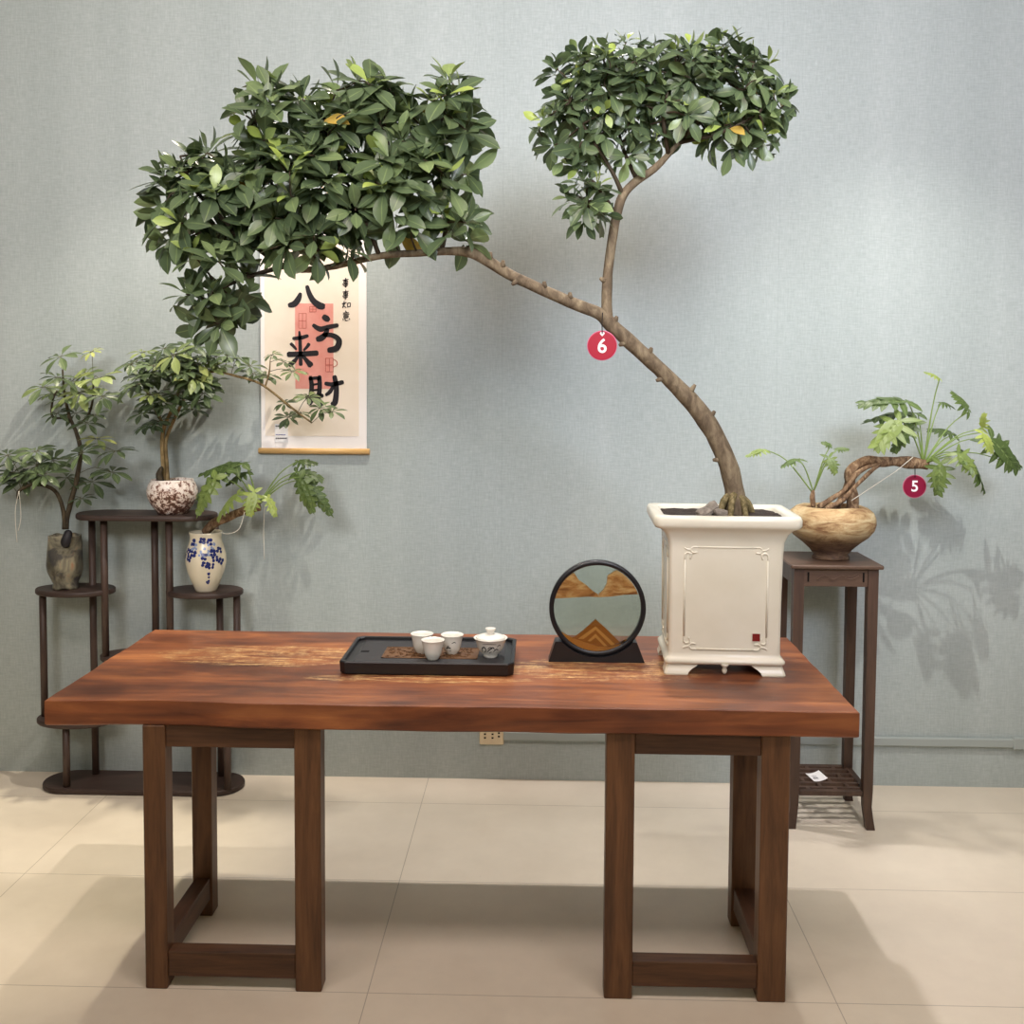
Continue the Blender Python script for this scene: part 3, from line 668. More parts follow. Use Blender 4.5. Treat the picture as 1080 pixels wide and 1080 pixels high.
# two stones on the soil
def stone(name, cpx, size, ang, label, seed):
    c = P(*cpx, z=PZ+.440)
    def f(b):
        n = 9; L = []
        for i in range(n):
            u = i/(n-1)*2-1; r = (1-abs(u)**2.4)**.5+.02; ring = []
            for k in range(10):
                a = 2*PI*k/10; v = V((u*size[0], math.cos(a)*size[1]*r, math.sin(a)*size[2]*r)); v *= 1+.45*noise.noise(v*38+V((seed, 0, 0)))
                v.rotate(Matrix.Rotation(ang[1], 3, 'Y')); v.rotate(Matrix.Rotation(ang[0], 3, 'Z')); ring.append(c+v+V((0, 0, size[2]*.6)))
            L.append(ring)
        b.loops(L)
    tag(obj(name, f, M['stone'], loc=c, smooth=False), label, 'stone')
stone('stone', (745, 542.5), (.042, .022, .017), (.35, -.45), 'grey stone tilted up on the soil left of the trunk', 1)
stone('stone', (763, 543.5), (.030, .014, .011), (.05, .05), 'flat grey stone lying on the soil against the trunk foot', 6)

# ------------------------------------------------------------------ number tags
def numtag(px, py, rpx, Y, hang, txt, mats, label, heart):
    c = P(px, py, Y=Y); r = rpx*Y/F; top = P(*hang, Y=Y)
    t = thing('number_tag', label, 'number tag', c)
    def ring(b): b.loops([[(c.x+rr*math.cos(2*PI*k/40), c.y+yy, c.z+rr*math.sin(2*PI*k/40)) for k in range(40)] for rr, yy in ((r*.97, .003), (r, .0015), (r, -.0015), (r*.94, -.0022))])
    obj('disc', ring, mats[0], t)
    obj('rim', lambda b: b.tube([(c.x+r*math.cos(2*PI*k/40), c.y, c.z+r*math.sin(2*PI*k/40)) for k in range(41)], .0018, 6), mats[1], t)
    me = glyph(txt, r*1.36, r*.022); me.materials.append(M['white'].m)
    o = bpy.data.objects.new('numeral', me); C.objects.link(o); o.parent = t; o.rotation_euler = (PI/2, 0, 0); o.location = (0, -.0032, -r*(.07 if heart else .02)); ORG[o.name] = c
    zt_ = c.z+r*.80
    if heart: obj('heart', lambda b: b.loops([[(c.x+r*.012*16*math.sin(a)**3*.85, c.y-.0022-e, zt_+r*.011*(13*math.cos(a)-5*math.cos(2*a)-2*math.cos(3*a)-math.cos(4*a))) for a in [2*PI*k/24 for k in range(24)]] for e in (0, .0008)]), M['white'], t)
    obj('cord', lambda b: b.tube(smooth_path([(c.x, c.y-.003, zt_), (c.x-.001, c.y-.004, (zt_+top.z)/2), top, (top.x+.001, top.y+.010, top.z+.002)], 3), .0016, 6), M['darkstring'], t)
numtag(635, 364.5, 15.2, TY-.05, (635.5, 331), '6', (M['crimson'], M['pinkrim']), 'round crimson tag with a white 6 hanging from the tree fork', True)
numtag(964.5, 513, 11.8, 3.70, (965, 492), '5', (M['maroon'], M['pinkrim']), 'round maroon tag with a white 5 under the lobed plant', False)

# ------------------------------------------------------------------ sand picture
SY = 2.998
ctr = P(630, 641, Y=SY); RO = 51.2*SY/F; RI = 46.2*SY/F
t = thing('sand_picture', 'round black-framed glass sand picture on a black trapezoid stand', 'sand picture', (ctr.x, SY, TZ))
def ringm(b):
    L = []
    for k in range(73):
        a = 2*PI*k/72; ca, sa = math.cos(a), math.sin(a)
        L.append([(ctr.x+rr*ca, SY+yy, ctr.z+rr*sa) for rr, yy in ((RI, -.010), (RI+.002, -.013), (RO-.003, -.013), (RO, -.010), (RO, .010), (RO-.003, .013), (RI+.002, .013), (RI, .010))])
    b.loops(L, False)
obj('ring_frame', ringm, M['black'], t)
for yy in (-.008, .0065): obj('glass_pane', lambda b: b.loops([[(ctr.x+(RI+.001)*math.cos(2*PI*k/64), SY+yy+e, ctr.z+(RI+.001)*math.sin(2*PI*k/64)) for k in range(64)] for e in (0, .0015)], True, True), M['glass'], t)
def basem(b):
    x0, x1 = P(578.5, 698, Y=2.975).x, P(680, 699, Y=2.975).x; xa, xb = P(585.5, 677, Y=2.985).x, P(671.5, 678, Y=2.985).x
    z1 = TZ+.060
    import math as m_
    R = RO+.0004; z1 = min(z1, ctr.z-R*.68)
    a1 = m_.acos((z1-ctr.z)/R*-1)
    arc = [(ctr.x+R*m_.sin(a1*(1-2*k/16)), ctr.z-R*m_.cos(a1*(1-2*k/16))) for k in range(17)]
    # the frame's foot is sunk in the stand
    arc = [(x, max(z, TZ+.004)) for x, z in arc]
    b.prism([(x0, TZ), (x1, TZ), (xb, z1)]+arc+[(xa, z1)], 'y', SY-.024, SY+.03)
obj('stand', basem, M['black'], t)
def q(x, y): # from the 7.2x enlargement
    p = P(560+x/7.2, 570+y/7.2, Y=SY); return (p.x, p.z)
def circ_clip(pts, r=RI-.0005):
    out = []
    for x, z in pts:
        d = math.hypot(x-ctr.x, z-ctr.z)
        if d > r: x = ctr.x+(x-ctr.x)*r/d; z = ctr.z+(z-ctr.z)*r/d
        out.append((x, z))
    return out
def sandlayer(name, pts, mat, y0, y1): return obj(name, lambda b: b.prism(circ_clip([q(*p) for p in pts]), 'y', y0, y1), mat, t)
arcp = lambda a0, a1, n=12: [(500+334*math.sin(math.radians(a0+(a1-a0)*k/n)), 524-334*math.cos(math.radians(a0+(a1-a0)*k/n))) for k in range(n+1)]
Y0, Y1 = SY-.006, SY+.006
sandlayer('upper_sand', [(180, 436)]+arcp(-74, -34, 8)+[(330, 250), (362, 300), (420, 340), (470, 386), (510, 412), (514, 428), (430, 424), (300, 432)], M['sand'], Y0, Y1)
sandlayer('upper_sand', [(514, 428), (516, 406), (545, 382), (575, 330), (582, 268), (630, 236)]+arcp(27, 70, 8)+[(808, 406), (700, 410), (600, 424)], M['sand'], Y0, Y1)
sandlayer('sand_mountain', [(300, 745), (330, 735), (390, 690), (490, 600), (560, 660), (675, 775), (600, 800), (400, 800)], M['sanddark'], Y0+.002, Y1)
sandlayer('sand_mountain_band', [(355, 745), (490, 650), (600, 750), (640, 790), (610, 795), (490, 676), (400, 745)], M['sandgold'], Y0+.0015, Y0+.002)
sandlayer('sand_mountain_band', [(430, 760), (490, 705), (580, 800), (555, 800), (490, 735), (450, 765)], M['sandgold'], Y0+.0015, Y0+.002)
sandlayer('lower_sand', [(225, 705), (290, 730), (400, 765), (500, 800), (600, 805), (690, 780), (720, 770)]+arcp(135, 235, 16), M['sandamber'], Y0, Y1)
# ------------------------------------------------------------------ tea tray and porcelain
A0, A1, B0, B1 = -.556, -.068, 2.812, 3.108
t = thing('tea_tray', 'black rectangular tea tray with carved centre on the slab table', 'tea tray', ((A0+A1)/2, (B0+B1)/2, TZ))
def oct_(ins, z, c=.016):
    a, b_, d, e = A0+ins, A1-ins, B0+ins, B1-ins
    return [(a+c, d, z), (b_-c, d, z), (b_, d+c, z), (b_, e-c, z), (b_-c, e, z), (a+c, e, z), (a, e-c, z), (a, d+c, z)]
obj('tray_body', lambda b: b.loops([oct_(.006, TZ), oct_(.002, TZ+.004), oct_(.0, TZ+.034), oct_(.002, TZ+.037), oct_(.009, TZ+.037), oct_(.011, TZ+.035), oct_(.012, TZ+.028)], True, True), M['black'], t)
box('tray_board', (A0+.035, B0+.03, TZ+.0275), (A1-.03, B1-.03, TZ+.0292), M['blackmat'], t, 0)
TB = TZ+.0292
a, bq = P(402, 694, z=TB), P(506, 684, z=TB)
def inl(b):
    b.box((a.x, a.y, TB), (bq.x, bq.y, TB+.0006), 0)
    R = random.Random(3)
    for k in range(120):
        x, y = R.uniform(a.x+.01, bq.x-.014), R.uniform(a.y+.008, bq.y-.01); b.tube([(x+.006*math.cos(q_), y+.006*math.sin(q_), TB+.0012) for q_ in [R.uniform(0, 3)+j*.9 for j in range(5)]], .0014, 5)
    for x in (a.x, bq.x-.004): b.box((x, a.y, TB), (x+.004, bq.y, TB+.002), 0)
    for y in (a.y, bq.y-.004): b.box((a.x, y, TB), (bq.x, y+.004, TB+.002), 0)
obj('carved_panel', inl, M['carved'], t)
h_ = P(385, 687, z=TB); box('drain_hole', (h_.x-.012, h_.y-.008, TB-.0006), (h_.x+.012, h_.y+.008, TB+.0004), M['hole'], t, 0)
def lathe_strokes(b, c, prof, L, off=.0005):
    def rad(z):
        for (r0, z0), (r1, z1) in zip(prof, prof[1:]):
            if z0 <= z <= z1 and z1 > z0: return r0+(r1-r0)*(z-z0)/(z1-z0)
        return prof[-1][0]
    for pts, w in L:   # (angle deg from the viewer, z)
        pts = smooth_path([V((p[0], p[1], 0)) for p in pts], 4) if len(pts) > 2 else [V((p[0], p[1], 0)) for p in pts]
        rows = []
        for i, p in enumerate(pts):
            d = pts[min(i+1, len(pts)-1)]-pts[max(i-1, 0)]; r = rad(p.y)+off; dx = math.radians(d.x)*r; ln = math.hypot(dx, d.y) or 1
            ww = w*(.4+.6*math.sin(PI*(i+.5)/len(pts))); row = []
            for s_ in (-1, 1):
                z = p.y+s_*ww*dx/ln; an = math.radians(p.x-90)-s_*ww*d.y/ln/r; rr = rad(z)+off
                row.append(b.vert((c.x+rr*math.cos(an), c.y+rr*math.sin(an), c.z+z)))
            rows.append(row)
        for u, v_ in zip(rows, rows[1:]): b.face([u[0], v_[0], v_[1], u[1]])
def disc_on(b, c, prof, ang, z0, r, off=.0006, n=10, sq=1., wob=.2, seed=0):
    def rad(z):
        for (r0, a_), (r1, b_) in zip(prof, prof[1:]):
            if a_ <= z <= b_ and b_ > a_: return r0+(r1-r0)*(z-a_)/(b_-a_)
        return prof[-1][0]
    ids = []
    for k in range(n):
        a = 2*PI*k/n; w = r*(1+wob*noise.noise(V((math.cos(a)*1.5, math.sin(a)*1.5, seed)))); z = z0+w*math.sin(a)*sq; rr = rad(z)+off; an = math.radians(ang-90)+w*math.cos(a)/rad(z0)
        ids.append(b.vert((c.x+rr*math.cos(an), c.y+rr*math.sin(an), c.z+z)))
    rr = rad(z0)+off; an = math.radians(ang-90); m_ = b.vert((c.x+rr*math.cos(an), c.y+rr*math.sin(an), c.z+z0))
    for k in range(n): b.face([ids[k], ids[(k+1) % n], m_])
CUP = [(.010, 0), (.0155, .0), (.0165, .003), (.0215, .010), (.0255, .022), (.0278, .036), (.0302, .048), (.0325, .0545), (.0334, .0560), (.0322, .0568), (.0292, .050), (.026, .034), (.021, .014), (.012, .006)]
def cup(px, py, label, marks=None):
    c = P(px, py, z=TB)+V((0, .012, 0)); c.z = TB+(.0007 if marks is None and False else .0002)
    o = obj('teacup', lambda b: b.lathe(c, CUP, 28), M['porcelain'], loc=c); tag(o, label, 'cup', 'teacups on the tray')
    if marks: obj('painting', lambda b: lathe_strokes(b, c, CUP[:10], marks), M['ink'], o)
cup(444.5, 689.5, 'plain white teacup at the back left of the tray')
cup(456, 696.5, 'plain white teacup standing in front of the other cups')
cup(476.5, 690.5, 'white teacup with ink painting, nearest the lidded bowl', [([(-38, .020), (-20, .0235), (-4, .021)], .0022), ([(-30, .026), (-15, .029)], .001), ([(2, .036), (16, .040), (26, .037)], .0012), ([(-18, .012), (-4, .014)], .0009)])
c = P(517, 694, z=TB)+V((0, .016, 0)); c.z = TB
t = thing('lidded_tea_bowl', 'white lidded tea bowl with ink landscape at the tray end', 'tea bowl', c)
GB = [(.012, 0), (.0195, 0), (.0205, .006), (.020, .007), (.030, .016), (.037, .028), (.0415, .043), (.0465, .053), (.049, .0555), (.0475, .056), (.040, .044), (.03, .02), (.012, .01)]
gb = obj('bowl', lambda b: b.lathe(c, GB, 36), M['porcelain'], t)
obj('painting', lambda b: lathe_strokes(b, c, GB[:9], [([(-40, .020), (-34, .032), (-24, .036), (-18, .028), (-26, .020)], .0017), ([(-14, .022), (0, .030), (12, .036), (20, .030)], .0017), ([(-10, .030), (2, .037), (10, .03)], .0012), ([(16, .022), (28, .030), (40, .026)], .0016), ([(-30, .044), (-5, .046), (25, .045)], .0009), ([(30, .036), (40, .042), (46, .038)], .0012), ([(-4, .018), (8, .022)], .001)]), M['ink'], gb)
ld = obj('lid', lambda b: b.lathe(c, [(.040, .0540), (.0425, .0550), (.0395, .0585), (.032, .0625), (.020, .0655), (.010, .0665)], 36), M['porcelain'], t)
obj('knob', lambda b: b.lathe(c, [(.0105, .0655), (.0100, .0690), (.0120, .0740), (.0150, .0810), (.0148, .0825), (.009, .0815)], 24), M['porcelain'], ld)

# ------------------------------------------------------------------ small pots
def at_base(px, py, z, Y=None):
    p = P(px, py, Y=Y) if Y else P(px, py, z=z); p.z = z; return p
KP = 3.885/F
def dome_soil(c, r, z, t): obj('soil', lambda b: b.lathe(c, [(r, z-.004), (r*.6, z+.002), (.002, z+.005)], 20, .05), M['soil'], t)
def head(lb, sb, src, c, r, tint, R, tilt=(0, -.42), n=None, pet_r=.0013):
    """one umbrella leaf: stalk and a whorl of leaflets"""
    d = (c-src); mid = (src+c)/2+V((0, 0, .12*d.length)); sb.cm = 1; sb.tube(smooth_path([src, mid, c], 3), pet_r, 5)
    ax = V((tilt[0]+R.uniform(-.3, .3), tilt[1]+R.uniform(-.3, .25), 1)).normalized(); a0, s1, s2 = frame(ax, V((.2, .9, .1)))
    n = n or R.randint(7, 9); ph = R.uniform(0, 2*PI)
    for k in range(n):
        a = ph+2*PI*k/n+R.uniform(-.15, .15); el = R.uniform(-.15, .22); dr = (s1*math.cos(a)+s2*math.sin(a))*math.cos(el)+a0*math.sin(el); L = r*R.uniform(.85, 1.15)
        sb.cm = 1; sb.tube([c, c+dr*L*.2], pet_r*.7, 4); sb.cm = 0
        lb.leaf(c+dr*L*.14, dr, a0, L*1.04, L*R.uniform(.32, .41), min(.99, max(.01, tint+R.uniform(-.14, .14))), R.uniform(.25, .6), .25, 5, .6)
def umbrella_plant(t, stems, heads, bark_m, Y, seed, kx=KP):
    R = random.Random(seed); sk = []
    sb = MB()
    for s in stems:
        pts = smooth_path([P(x, y, Y=Y+dy) for x, y, r, dy in s], 4); rad = lerp_list([r*.68*kx for x, y, r, dy in s], 0, 4); sb.tube(pts, rad, 9, True, .15); sk += pts
    sb.build('stem', bark_m, t)
    lb = pb = MB()
    for h in heads:
        x, y, r, ti = h[:4]; c = P(x, y, Y=Y+(h[4] if len(h) > 4 else R.uniform(-.09, .03)))
        src = min(sk, key=lambda s: (s-c).length+max(0, s.z-c.z)*2.); head(lb, pb, src, c, r*kx*1.1, ti, R)
    lb.build('foliage', [M['umbleaf'], M['petiole_dark']], t)
# left: mottled vase
Z = .775; YV = 3.87; c = at_base(69, 614, Z, YV)
t = thing('umbrella_plant', 'two-stemmed umbrella plant in mottled olive vase, on leftmost oval shelf', 'potted plant', c)
VP = [(.030, 0), (.046, .0), (.047, .010), (.044, .022), (.054, .045), (.063, .07), (.066, .095), (.064, .13), (.060, .17), (.058, .20), (.059, .206), (.054, .206), (.052, .19), (.05, .17)]
vs = obj('vase', lambda b: b.lathe(c, VP, 32, .07), M['mottled'], t)
obj('pot_ornament', lambda b: b.tube(smooth_path([c+V((.03, -.052, .17)), c+V((.032, -.056, .195)), c+V((.036, -.05, .216)), c+V((.034, -.045, .232))], 3), [.012, .015, .017, .017, .016, .016, .015, .014, .012, .006], 9, True, .4, 2), M['ink'], vs)
dome_soil(c, .052, .192, t)
HL = [(64, 376, 21, .35), (97, 371, 11, .95), (46, 408, 22, .55), (60, 398, 18, .3), (76, 402, 18, .7), (104, 399, 21, .7), (85, 414, 22, .75), (70, 420, 18, .45), (108, 418, 18, .35), (60, 436, 14, .1), (80, 436, 15, .15), (92, 446, 15, .15), (102, 463, 17, .85), (86, 478, 19, .2), (122, 476, 18, .25), (118, 498, 18, .2), (97, 508, 18, .2), (70, 504, 17, .25), (86, 526, 14, .2),
      (8, 480, 19, .3), (20, 486, 20, .3), (38, 476, 18, .35), (30, 498, 22, .3), (56, 486, 17, .35), (46, 500, 19, .3), (4, 510, 18, .25), (14, 498, 20, .2), (26, 506, 20, .15), (40, 490, 19, .4), (90, 395, 16, .6), (55, 415, 15, .5), (100, 438, 13, .3)]
umbrella_plant(t, [[(70, 558, 4, 0), (71, 545, 4, 0), (76, 525, 4, 0), (82, 500, 3.6, 0), (85, 475, 3.6, -.01), (80, 455, 3, -.01), (73, 438, 2.6, -.02), (68, 415, 2, -.02), (66, 390, 1.4, -.02)], [(68, 558, 3.6, -.005), (67, 540, 3.4, -.01), (60, 520, 3, -.02), (47, 512, 2.8, -.03), (33, 511, 2.6, -.04), (20, 518, 2.6, -.05), (19, 526, 2, -.05)], [(78, 450, 2.4, -.01), (92, 440, 2, -.02), (98, 420, 1.6, -.02), (98, 395, 1, -.02)], [(73, 440, 2, -.02), (56, 440, 2, -.02), (55, 425, 1.6, -.03), (60, 412, 1.2, -.03)]], HL, M['darkbark'], YV, 4)
obj('string', lambda b: (b.tube(smooth_path([P(20, 518, Y=YV-.06), P(16, 540, Y=YV-.062), P(18, 572, Y=YV-.06)], 4), .0013, 5), b.tube(smooth_path([P(20, 518, Y=YV-.06), P(22, 545, Y=YV-.06), P(19, 560, Y=YV-.06)], 4), .0013, 5)), M['string'], t)
# middle: crackle bowl
Z = 1.067; YV = 3.88; c = at_base(182, 541, Z, YV)
t = thing('umbrella_plant', 'umbrella plant with long side branch in speckled brown-white bowl', 'potted plant', c)
BP = [(.03, 0), (.052, .0), (.058, .008), (.078, .034), (.092, .066), (.095, .088), (.088, .112), (.079, .126), (.079, .131), (.074, .131), (.074, .12), (.07, .10)]
obj('bowl', lambda b: b.lathe(c, BP, 36, .02), M['crackle'], t)
dome_soil(c, .074, .121, t)
R = random.Random(8); HM = []
for k in range(40):
    while True:
        x, y = R.uniform(-1, 1), R.uniform(-1, 1)
        if x*x+y*y < 1: break
    HM.append((183+x*42, 394+y*33-abs(x)*4, R.uniform(14, 20), R.choice((.2, .25, .35, .45, .75, .3)), R.uniform(-.17, .01)))
HM += [(155, 424, 15, .1), (152, 450, 13, .1), (168, 444, 13, .1), (216, 404, 16, .2), (226, 401, 15, .3), (206, 424, 16, .15), (146, 396, 17, .2), (138, 384, 15, .3), (228, 376, 15, .3), (150, 436, 14, .1), (160, 448, 12, .1), (166, 430, 15, .2), (205, 432, 16, .2), (215, 415, 18, .35), (140, 408, 18, .3), (250, 378, 14, .4), (264, 386, 15, .3), (282, 396, 13, .5), (300, 382, 14, .45), (309, 392, 13, .55), (268, 394, 14, .2), (325, 419, 15, .5), (338, 430, 14, .45), (304, 440, 14, .2), (350, 434, 13, .4), (300, 425, 10, .3), (316, 436, 12, .3), (287, 374, 10, .5), (240, 375, 14, .4), (230, 385, 14, .35)]
HM = [h if len(h) == 5 else (*h, R.uniform(-.1, .02)) for h in HM]
umbrella_plant(t, [[(173, 508, 4, 0), (172, 490, 3.4, 0), (171, 465, 3.2, 0), (174, 448, 3, -.01), (182, 430, 2.6, -.03), (190, 405, 2.2, -.05), (186, 380, 1.6, -.06)], [(177, 508, 3.4, 0), (176, 490, 3, .01), (175, 465, 2.8, .01), (184, 442, 2.6, .0), (192, 425, 2.4, -.02), (205, 400, 2.2, -.04), (225, 392, 2, -.06), (250, 397, 2, -.07), (275, 405, 1.9, -.08), (300, 424, 1.8, -.08), (318, 438, 1.6, -.08), (329, 446, 1.3, -.08)], [(174, 450, 2.4, -.01), (160, 425, 2, -.03), (150, 400, 1.2, -.04)], [(280, 407, 1.4, -.08), (284, 392, 1.2, -.09), (285, 380, .9, -.09)]], HM, M['tanbark'], YV, 9)
obj('root_lump', lambda b: b.tube(smooth_path([P(170, 508, Y=YV-.03), P(168, 500, Y=YV-.03), P(171, 492, Y=YV-.02)], 3), [.012, .013, .013, .012, .010, .008, .004], 8, True, .3), M['darkbark'], t)
# lobed-leaf plants
def lobed(lb, base, tip, wid, tint, R, nrm=None):
    ax = tip-base; L = ax.length; d, sd, u = frame(ax, nrm or V((R.uniform(-.5, .5), R.uniform(-.75, -.2), .8)))
    droop = .3
    at_ = lambda tt: base+ax*tt-u*droop*L*(tt*tt-tt*.75)
    hw = min(wid*.6, L*.46)
    lb.leaf(base, ax+u*.1*L, u, L*1.03, hw*1.0, tint, droop, .12, 7, .36)
    n = 7
    for k in range(n):
        tt = .03+.80*k/(n-1); p = at_(tt)
        ll = hw*(1.18, 1.25, 1.2, 1.1, .95, .8, .62)[k]
        for s_ in (-1, 1):
            an = math.radians((128, 96, 78, 64, 54, 44, 34)[k]+R.uniform(-7, 7)); dr = d*math.cos(an)+sd*s_*math.sin(an)-u*R.uniform(.0, .3)
            lb.leaf(p-dr*.002, dr, u+V((R.uniform(-.2, .2), R.uniform(-.2, .2), 0)), ll*R.uniform(.85, 1.12), max(.009, L*.155), max(.01, min(.99, tint+R.uniform(-.07, .07))), R.uniform(.2, .5), .1, 4, .42)
def lobed_plant(t, leaves, Y, seed, pr=.0021):
    R = random.Random(seed); lb = pb = MB()
    for src, b_, tp, w, ti, dy in leaves:
        s = P(*src, Y=Y); p0 = P(*b_, Y=Y+dy); p1 = P(*tp, Y=Y+dy*1.25)
        mid = s.lerp(p0, .55)+V((0, 0, .12*(p0-s).length)); pb.cm = 1; pb.tube(smooth_path([s, mid, p0], 4), [pr*1.3]*4+[pr]*5, 6); pb.cm = 0
        lobed(lb, p0, p1, w*Y/F, ti, R)
    lb.build('foliage', [M['philleaf'], M['petiole']], t)
Z = .775; YV = 3.86; c = at_base(217.5, 619, Z, YV)
t = thing('lobed_leaf_plant', 'lobed-leaf plant in cream vase with blue flowers, near the scroll', 'potted plant', c)
WP = [(.022, 0), (.038, .0), (.041, .006), (.055, .04), (.068, .075), (.0755, .11), (.0745, .140), (.067, .170), (.060, .190), (.0575, .205), (.060, .219), (.062, .226), (.056, .226), (.053, .21), (.054, .19)]
vs = obj('vase', lambda b: b.lathe(c, WP, 36), M['ivory'], t)
R = random.Random(2)
FL = [(-30, .192), (6, .2), (32, .194), (-44, .158), (-22, .152), (38, .154), (-36, .134), (14, .142), (44, .132), (16, .112), (32, .106), (62, .16), (64, .12), (-66, .14)]
def flowers(b):
    for k, (a_, z_) in enumerate(FL):
        b.cm = 0 if k % 3 else 0
        for j in range(4):
            th_ = j*PI/2+R.uniform(0, 1); disc_on(b, c, WP[:12], a_+7.5*math.cos(th_), z_+.0085*math.sin(th_), R.uniform(.0055, .0075), .0008, 12, 1, .25, k)
    b.cm = 1
    for k in range(34): disc_on(b, c, WP[:12], R.uniform(-34, 48), R.uniform(.142, .188), R.uniform(.003, .006), .0005, 9, 1, .5, k)
    b.cm = 0
    for a_, z_, r_ in ((26, .076, .006), (27, .062, .0045), (24, .042, .007), (27, .047, .005)): disc_on(b, c, WP[:12], a_, z_, r_, .0008, 10, 1, .4, 3)
obj('blue_flower_painting', flowers, [M['cobalt'], M['lightcobalt']], vs)
dome_soil(c, .054, .212, t)
obj('stem', lambda b: b.tube(smooth_path([P(216, 562, Y=YV), P(226, 552, Y=YV-.01), P(240, 546, Y=YV-.02), P(256, 539, Y=YV-.03), P(274, 534, Y=YV-.03)], 4), lerp_list([v*KP for v in (4, 5, 4.6, 4.6, 5)], 0, 4), 10, True, .25), M['rootbark'], t)
K = (272, 533)
lobed_plant(t, [(K, (258, 489), (206, 500), 22, .3, -.06), (K, (240, 495), (203, 527), 20, .35, -.09), (K, (228, 503), (205, 546), 18, .6, -.12), (K, (252, 520), (226, 549), 22, .75, -.08), (K, (268, 518), (262, 545), 18, .8, -.12), (K, (313, 487), (336, 489), 13, .3, -.02), (K, (312, 498), (342, 505), 20, .3, -.04), (K, (316, 503), (330, 543), 20, .5, -.08), (K, (322, 506), (352, 546), 17, .4, -.05), (K, (282, 524), (292, 545), 14, .85, -.1), (K, (262, 498), (236, 512), 14, .3, -.03)], YV-.02, 3)
obj('string', lambda b: (b.tube(smooth_path([P(279, 535, Y=YV-.05), P(278, 560, Y=YV-.05), P(279, 590, Y=YV-.05)], 4), .0013, 5), b.tube(smooth_path([P(258, 540, Y=YV-.05), P(252, 558, Y=YV-.06), P(240, 563, Y=YV-.065), P(232, 561, Y=YV-.06)], 5), .0016, 5)), M['string'], t)
# right: ochre bowl on the square stand
YV = 3.742; KR = YV/F; c = at_base(876, 588, SZ, YV)
t = thing('lobed_leaf_plant', 'lobed-leaf plant with arching bare trunk in ochre stoneware bowl', 'potted plant', c)
OP = [(.040, 0), (.064, 0), (.066, .008), (.060, .016), (.074, .036), (.100, .060), (.132, .085), (.150, .108), (.156, .128), (.154, .150), (.146, .170), (.126, .186), (.108, .192), (.100, .189), (.100, .17), (.11, .15)]
obj('bowl', lambda b: b.lathe(c, OP, 40, .035), M['ochre'], t)
dome_soil(c, .101, .176, t)
def rt_(b):
    def tb(L, k=4): b.tube(smooth_path([P(x, y, Y=YV+dy) for x, y, r, dy in L], k), lerp_list([r*KR*(1+.12*math.sin(i*2.6)) for i, (x, y, r, dy) in enumerate(L)], 0, k), 10, True, .28, len(L))
    tb([(899, 538, 6.5, 0), (899, 524, 5.6, 0), (897, 510, 5.2, 0), (897, 498, 5.6, 0), (904, 490, 5.4, -.01), (916, 486, 5.2, -.015), (930, 487, 5.4, -.02), (944, 487, 5.4, -.02), (957, 488, 5.6, -.02), (968, 489, 6, -.02), (978, 491, 5, -.02)])
    tb([(863, 535, 2.6, -.03), (879, 525, 2.6, -.03), (892, 515, 2.4, -.03), (902, 501, 2.4, -.03), (914, 493, 2.2, -.03), (927, 489, 1.8, -.025)])
    tb([(871, 537, 2.6, -.05), (889, 527, 2.4, -.05), (904, 511, 2.2, -.045), (917, 498, 2, -.04), (930, 489, 1.6, -.03)])
    tb([(881, 540, 3.4, .02), (889, 522, 3, .015), (895, 505, 2.6, .01), (899, 494, 2, .0)])
    tb([(876, 538, 2.2, -.02), (888, 528, 2.2, -.02), (897, 519, 2, -.015), (900, 505, 1.6, -.012)])
obj('trunk', rt_, M['rootbark'], t)
obj('sprout_stem', lambda b: b.tube(smooth_path([P(858, 535, Y=YV-.04), P(857, 525, Y=YV-.04), P(858, 517, Y=YV-.04)], 3), [.007, .009, .010, .010, .009, .007, .004], 8, True, .2), M['rootbark'], t)
K = (974, 489)
lobed_plant(t, [(K, (958, 424), (903, 424), 30, .35, -.06), (K, (968, 436), (907, 443), 24, .25, .0), (K, (950, 443), (921, 474), 34, .65, -.12), (K, (964, 445), (940, 478), 20, .4, -.02), (K, (991, 399), (974, 391), 10, .85, -.03), (K, (1022, 434), (1004, 412), 18, .5, -.02), (K, (992, 425), (1008, 430), 14, .45, .02), (K, (1006, 458), (978, 452), 18, .25, .04), (K, (1036, 452), (1038, 436), 18, .9, -.08), (K, (1036, 456), (1048, 478), 24, .95, -.12), (K, (1045, 462), (1076, 498), 30, .35, -.03), (K, (1020, 480), (1042, 521), 30, .5, -.1), (K, (1010, 478), (1030, 500), 22, .6, -.13), (K, (992, 488), (989, 523), 24, .55, -.08), (K, (1058, 486), (1080, 492), 20, .3, .02),
                ((858, 519), (842, 484), (823, 492), 16, .45, -.05), ((858, 519), (874, 482), (882, 500), 18, .6, -.06), ((858, 519), (882, 474), (896, 473), 12, .5, -.02), ((858, 519), (876, 470), (866, 466), 10, .5, 0), ((858, 521), (806, 474), (786, 481), 12, .7, -.08)], YV-.02, 6)
obj('tie_string', lambda b: b.tube([P(963, 482, Y=YV-.05), P(945, 497, Y=YV-.055), P(898, 528, Y=YV-.07)], .0016, 6), M['string'], t)

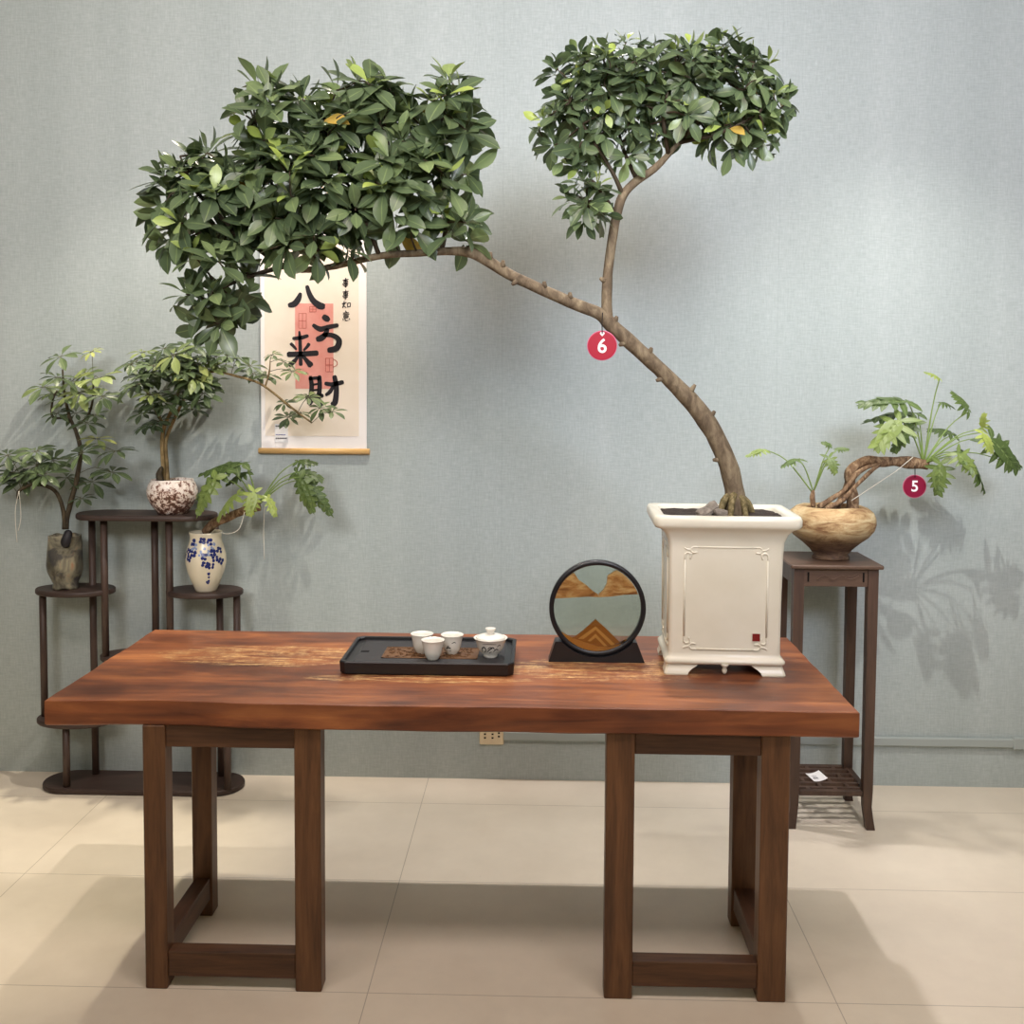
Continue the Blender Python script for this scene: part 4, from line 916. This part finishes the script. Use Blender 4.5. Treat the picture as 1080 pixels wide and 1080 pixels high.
# ------------------------------------------------------------------ light
def lamp(kind, name, loc, energy, color, size=.05, to=None, **kw):
    l = bpy.data.lights.new(name, kind); l.energy = energy; l.color = color
    if kind == 'AREA': l.shape = 'RECTANGLE'; l.size, l.size_y = size
    else: l.shadow_soft_size = size
    for k, v in kw.items(): setattr(l, k, v)
    o = bpy.data.objects.new(name, l); C.objects.link(o); o.location = loc
    if to: o.rotation_euler = (V(to)-V(loc)).to_track_quat('-Z', 'Y').to_euler()
    return o
WARM, NEUT, COOL = (1, .86, .66), (1, .95, .88), (.9, .95, 1)
# downlights along the wall
lamp('SPOT', 'downlight_or_fill', (-.78, 3.88, 3.55), 110, (1.0, 0.9, 0.76), .04, (-.76, 2.75, 0), spot_size=math.radians(52), spot_blend=.5)
lamp('SPOT', 'downlight_or_fill', (.2, 3.88, 3.55), 165, (1.0, 0.95, 0.96), .04, (.2, 2.75, 0), spot_size=math.radians(52), spot_blend=.5)
lamp('SPOT', 'downlight_or_fill', (1.35, 3.8, 3.55), 95, (1.0, .94, .86), .04, (1.2, 2.65, 0), spot_size=math.radians(46), spot_blend=.6)  # added as fill for the right end of the table's shadow
# plant spots from the front
lamp('SPOT', 'track_spot', (1.05, 2.45, 3.5), 175, (1.0, 0.97, 0.92), .02, (1.4, 3.95, 1.0), spot_size=math.radians(54), spot_blend=1)
lamp('SPOT', 'track_spot', (-.15, 3.0, 3.5), 158, (1.0, 0.91, 0.8), .025, (-1.55, 3.95, 1.0), spot_size=math.radians(48), spot_blend=.6)
# unseen front spots added to brighten the upper wall
lamp('SPOT', 'wall_fill_spot', (-1.4, -.8, 3.4), 715, (0.972, 0.962, 1.0), .8, (-1.0, 4, 2.62), spot_size=math.radians(62), spot_blend=1)
lamp('SPOT', 'wall_fill_spot', (1.4, -.8, 3.4), 1000, (0.787, 0.822, 1.0), .8, (1.0, 4, 2.62), spot_size=math.radians(62), spot_blend=1)
# unseen area lamps added as soft fill from the front
lamp('AREA', 'soft_fill_panel', (-.1, 1.5, 3.55), 102, (1.0, 0.848, 0.8), (3.6, .9), (-.1, 3.0, 1.6))
lamp('AREA', 'soft_fill_panel', (0, -1.6, 3.3), 33, (1.0, 0.8, 0.367), (4, 2), (0, 2.5, .8))
lamp('SPOT', 'wall_fill_spot', (.9, .3, 3.5), 118, (0.914, 1.0, 0.965), .7, (.45, 4, 2.05), spot_size=math.radians(42), spot_blend=1)  # unseen, added to brighten the wall right of centre
lamp('SPOT', 'downlight_or_fill', (-1.8, 3.75, 3.55), 242, (1.0, 0.901, 0.7), .04, (-1.75, 3.2, 0), spot_size=math.radians(34), spot_blend=.7)
w = bpy.data.worlds.new('world'); bpy.context.scene.world = w; w.use_nodes = True
w.node_tree.nodes['Background'].inputs[0].default_value = (.95, .97, 1, 1); w.node_tree.nodes['Background'].inputs[1].default_value = .03
vs = bpy.context.scene.view_settings; vs.view_transform = 'Standard'; vs.look = 'None'; vs.gamma = 1; vs.exposure = 0; vs.use_curve_mapping = False
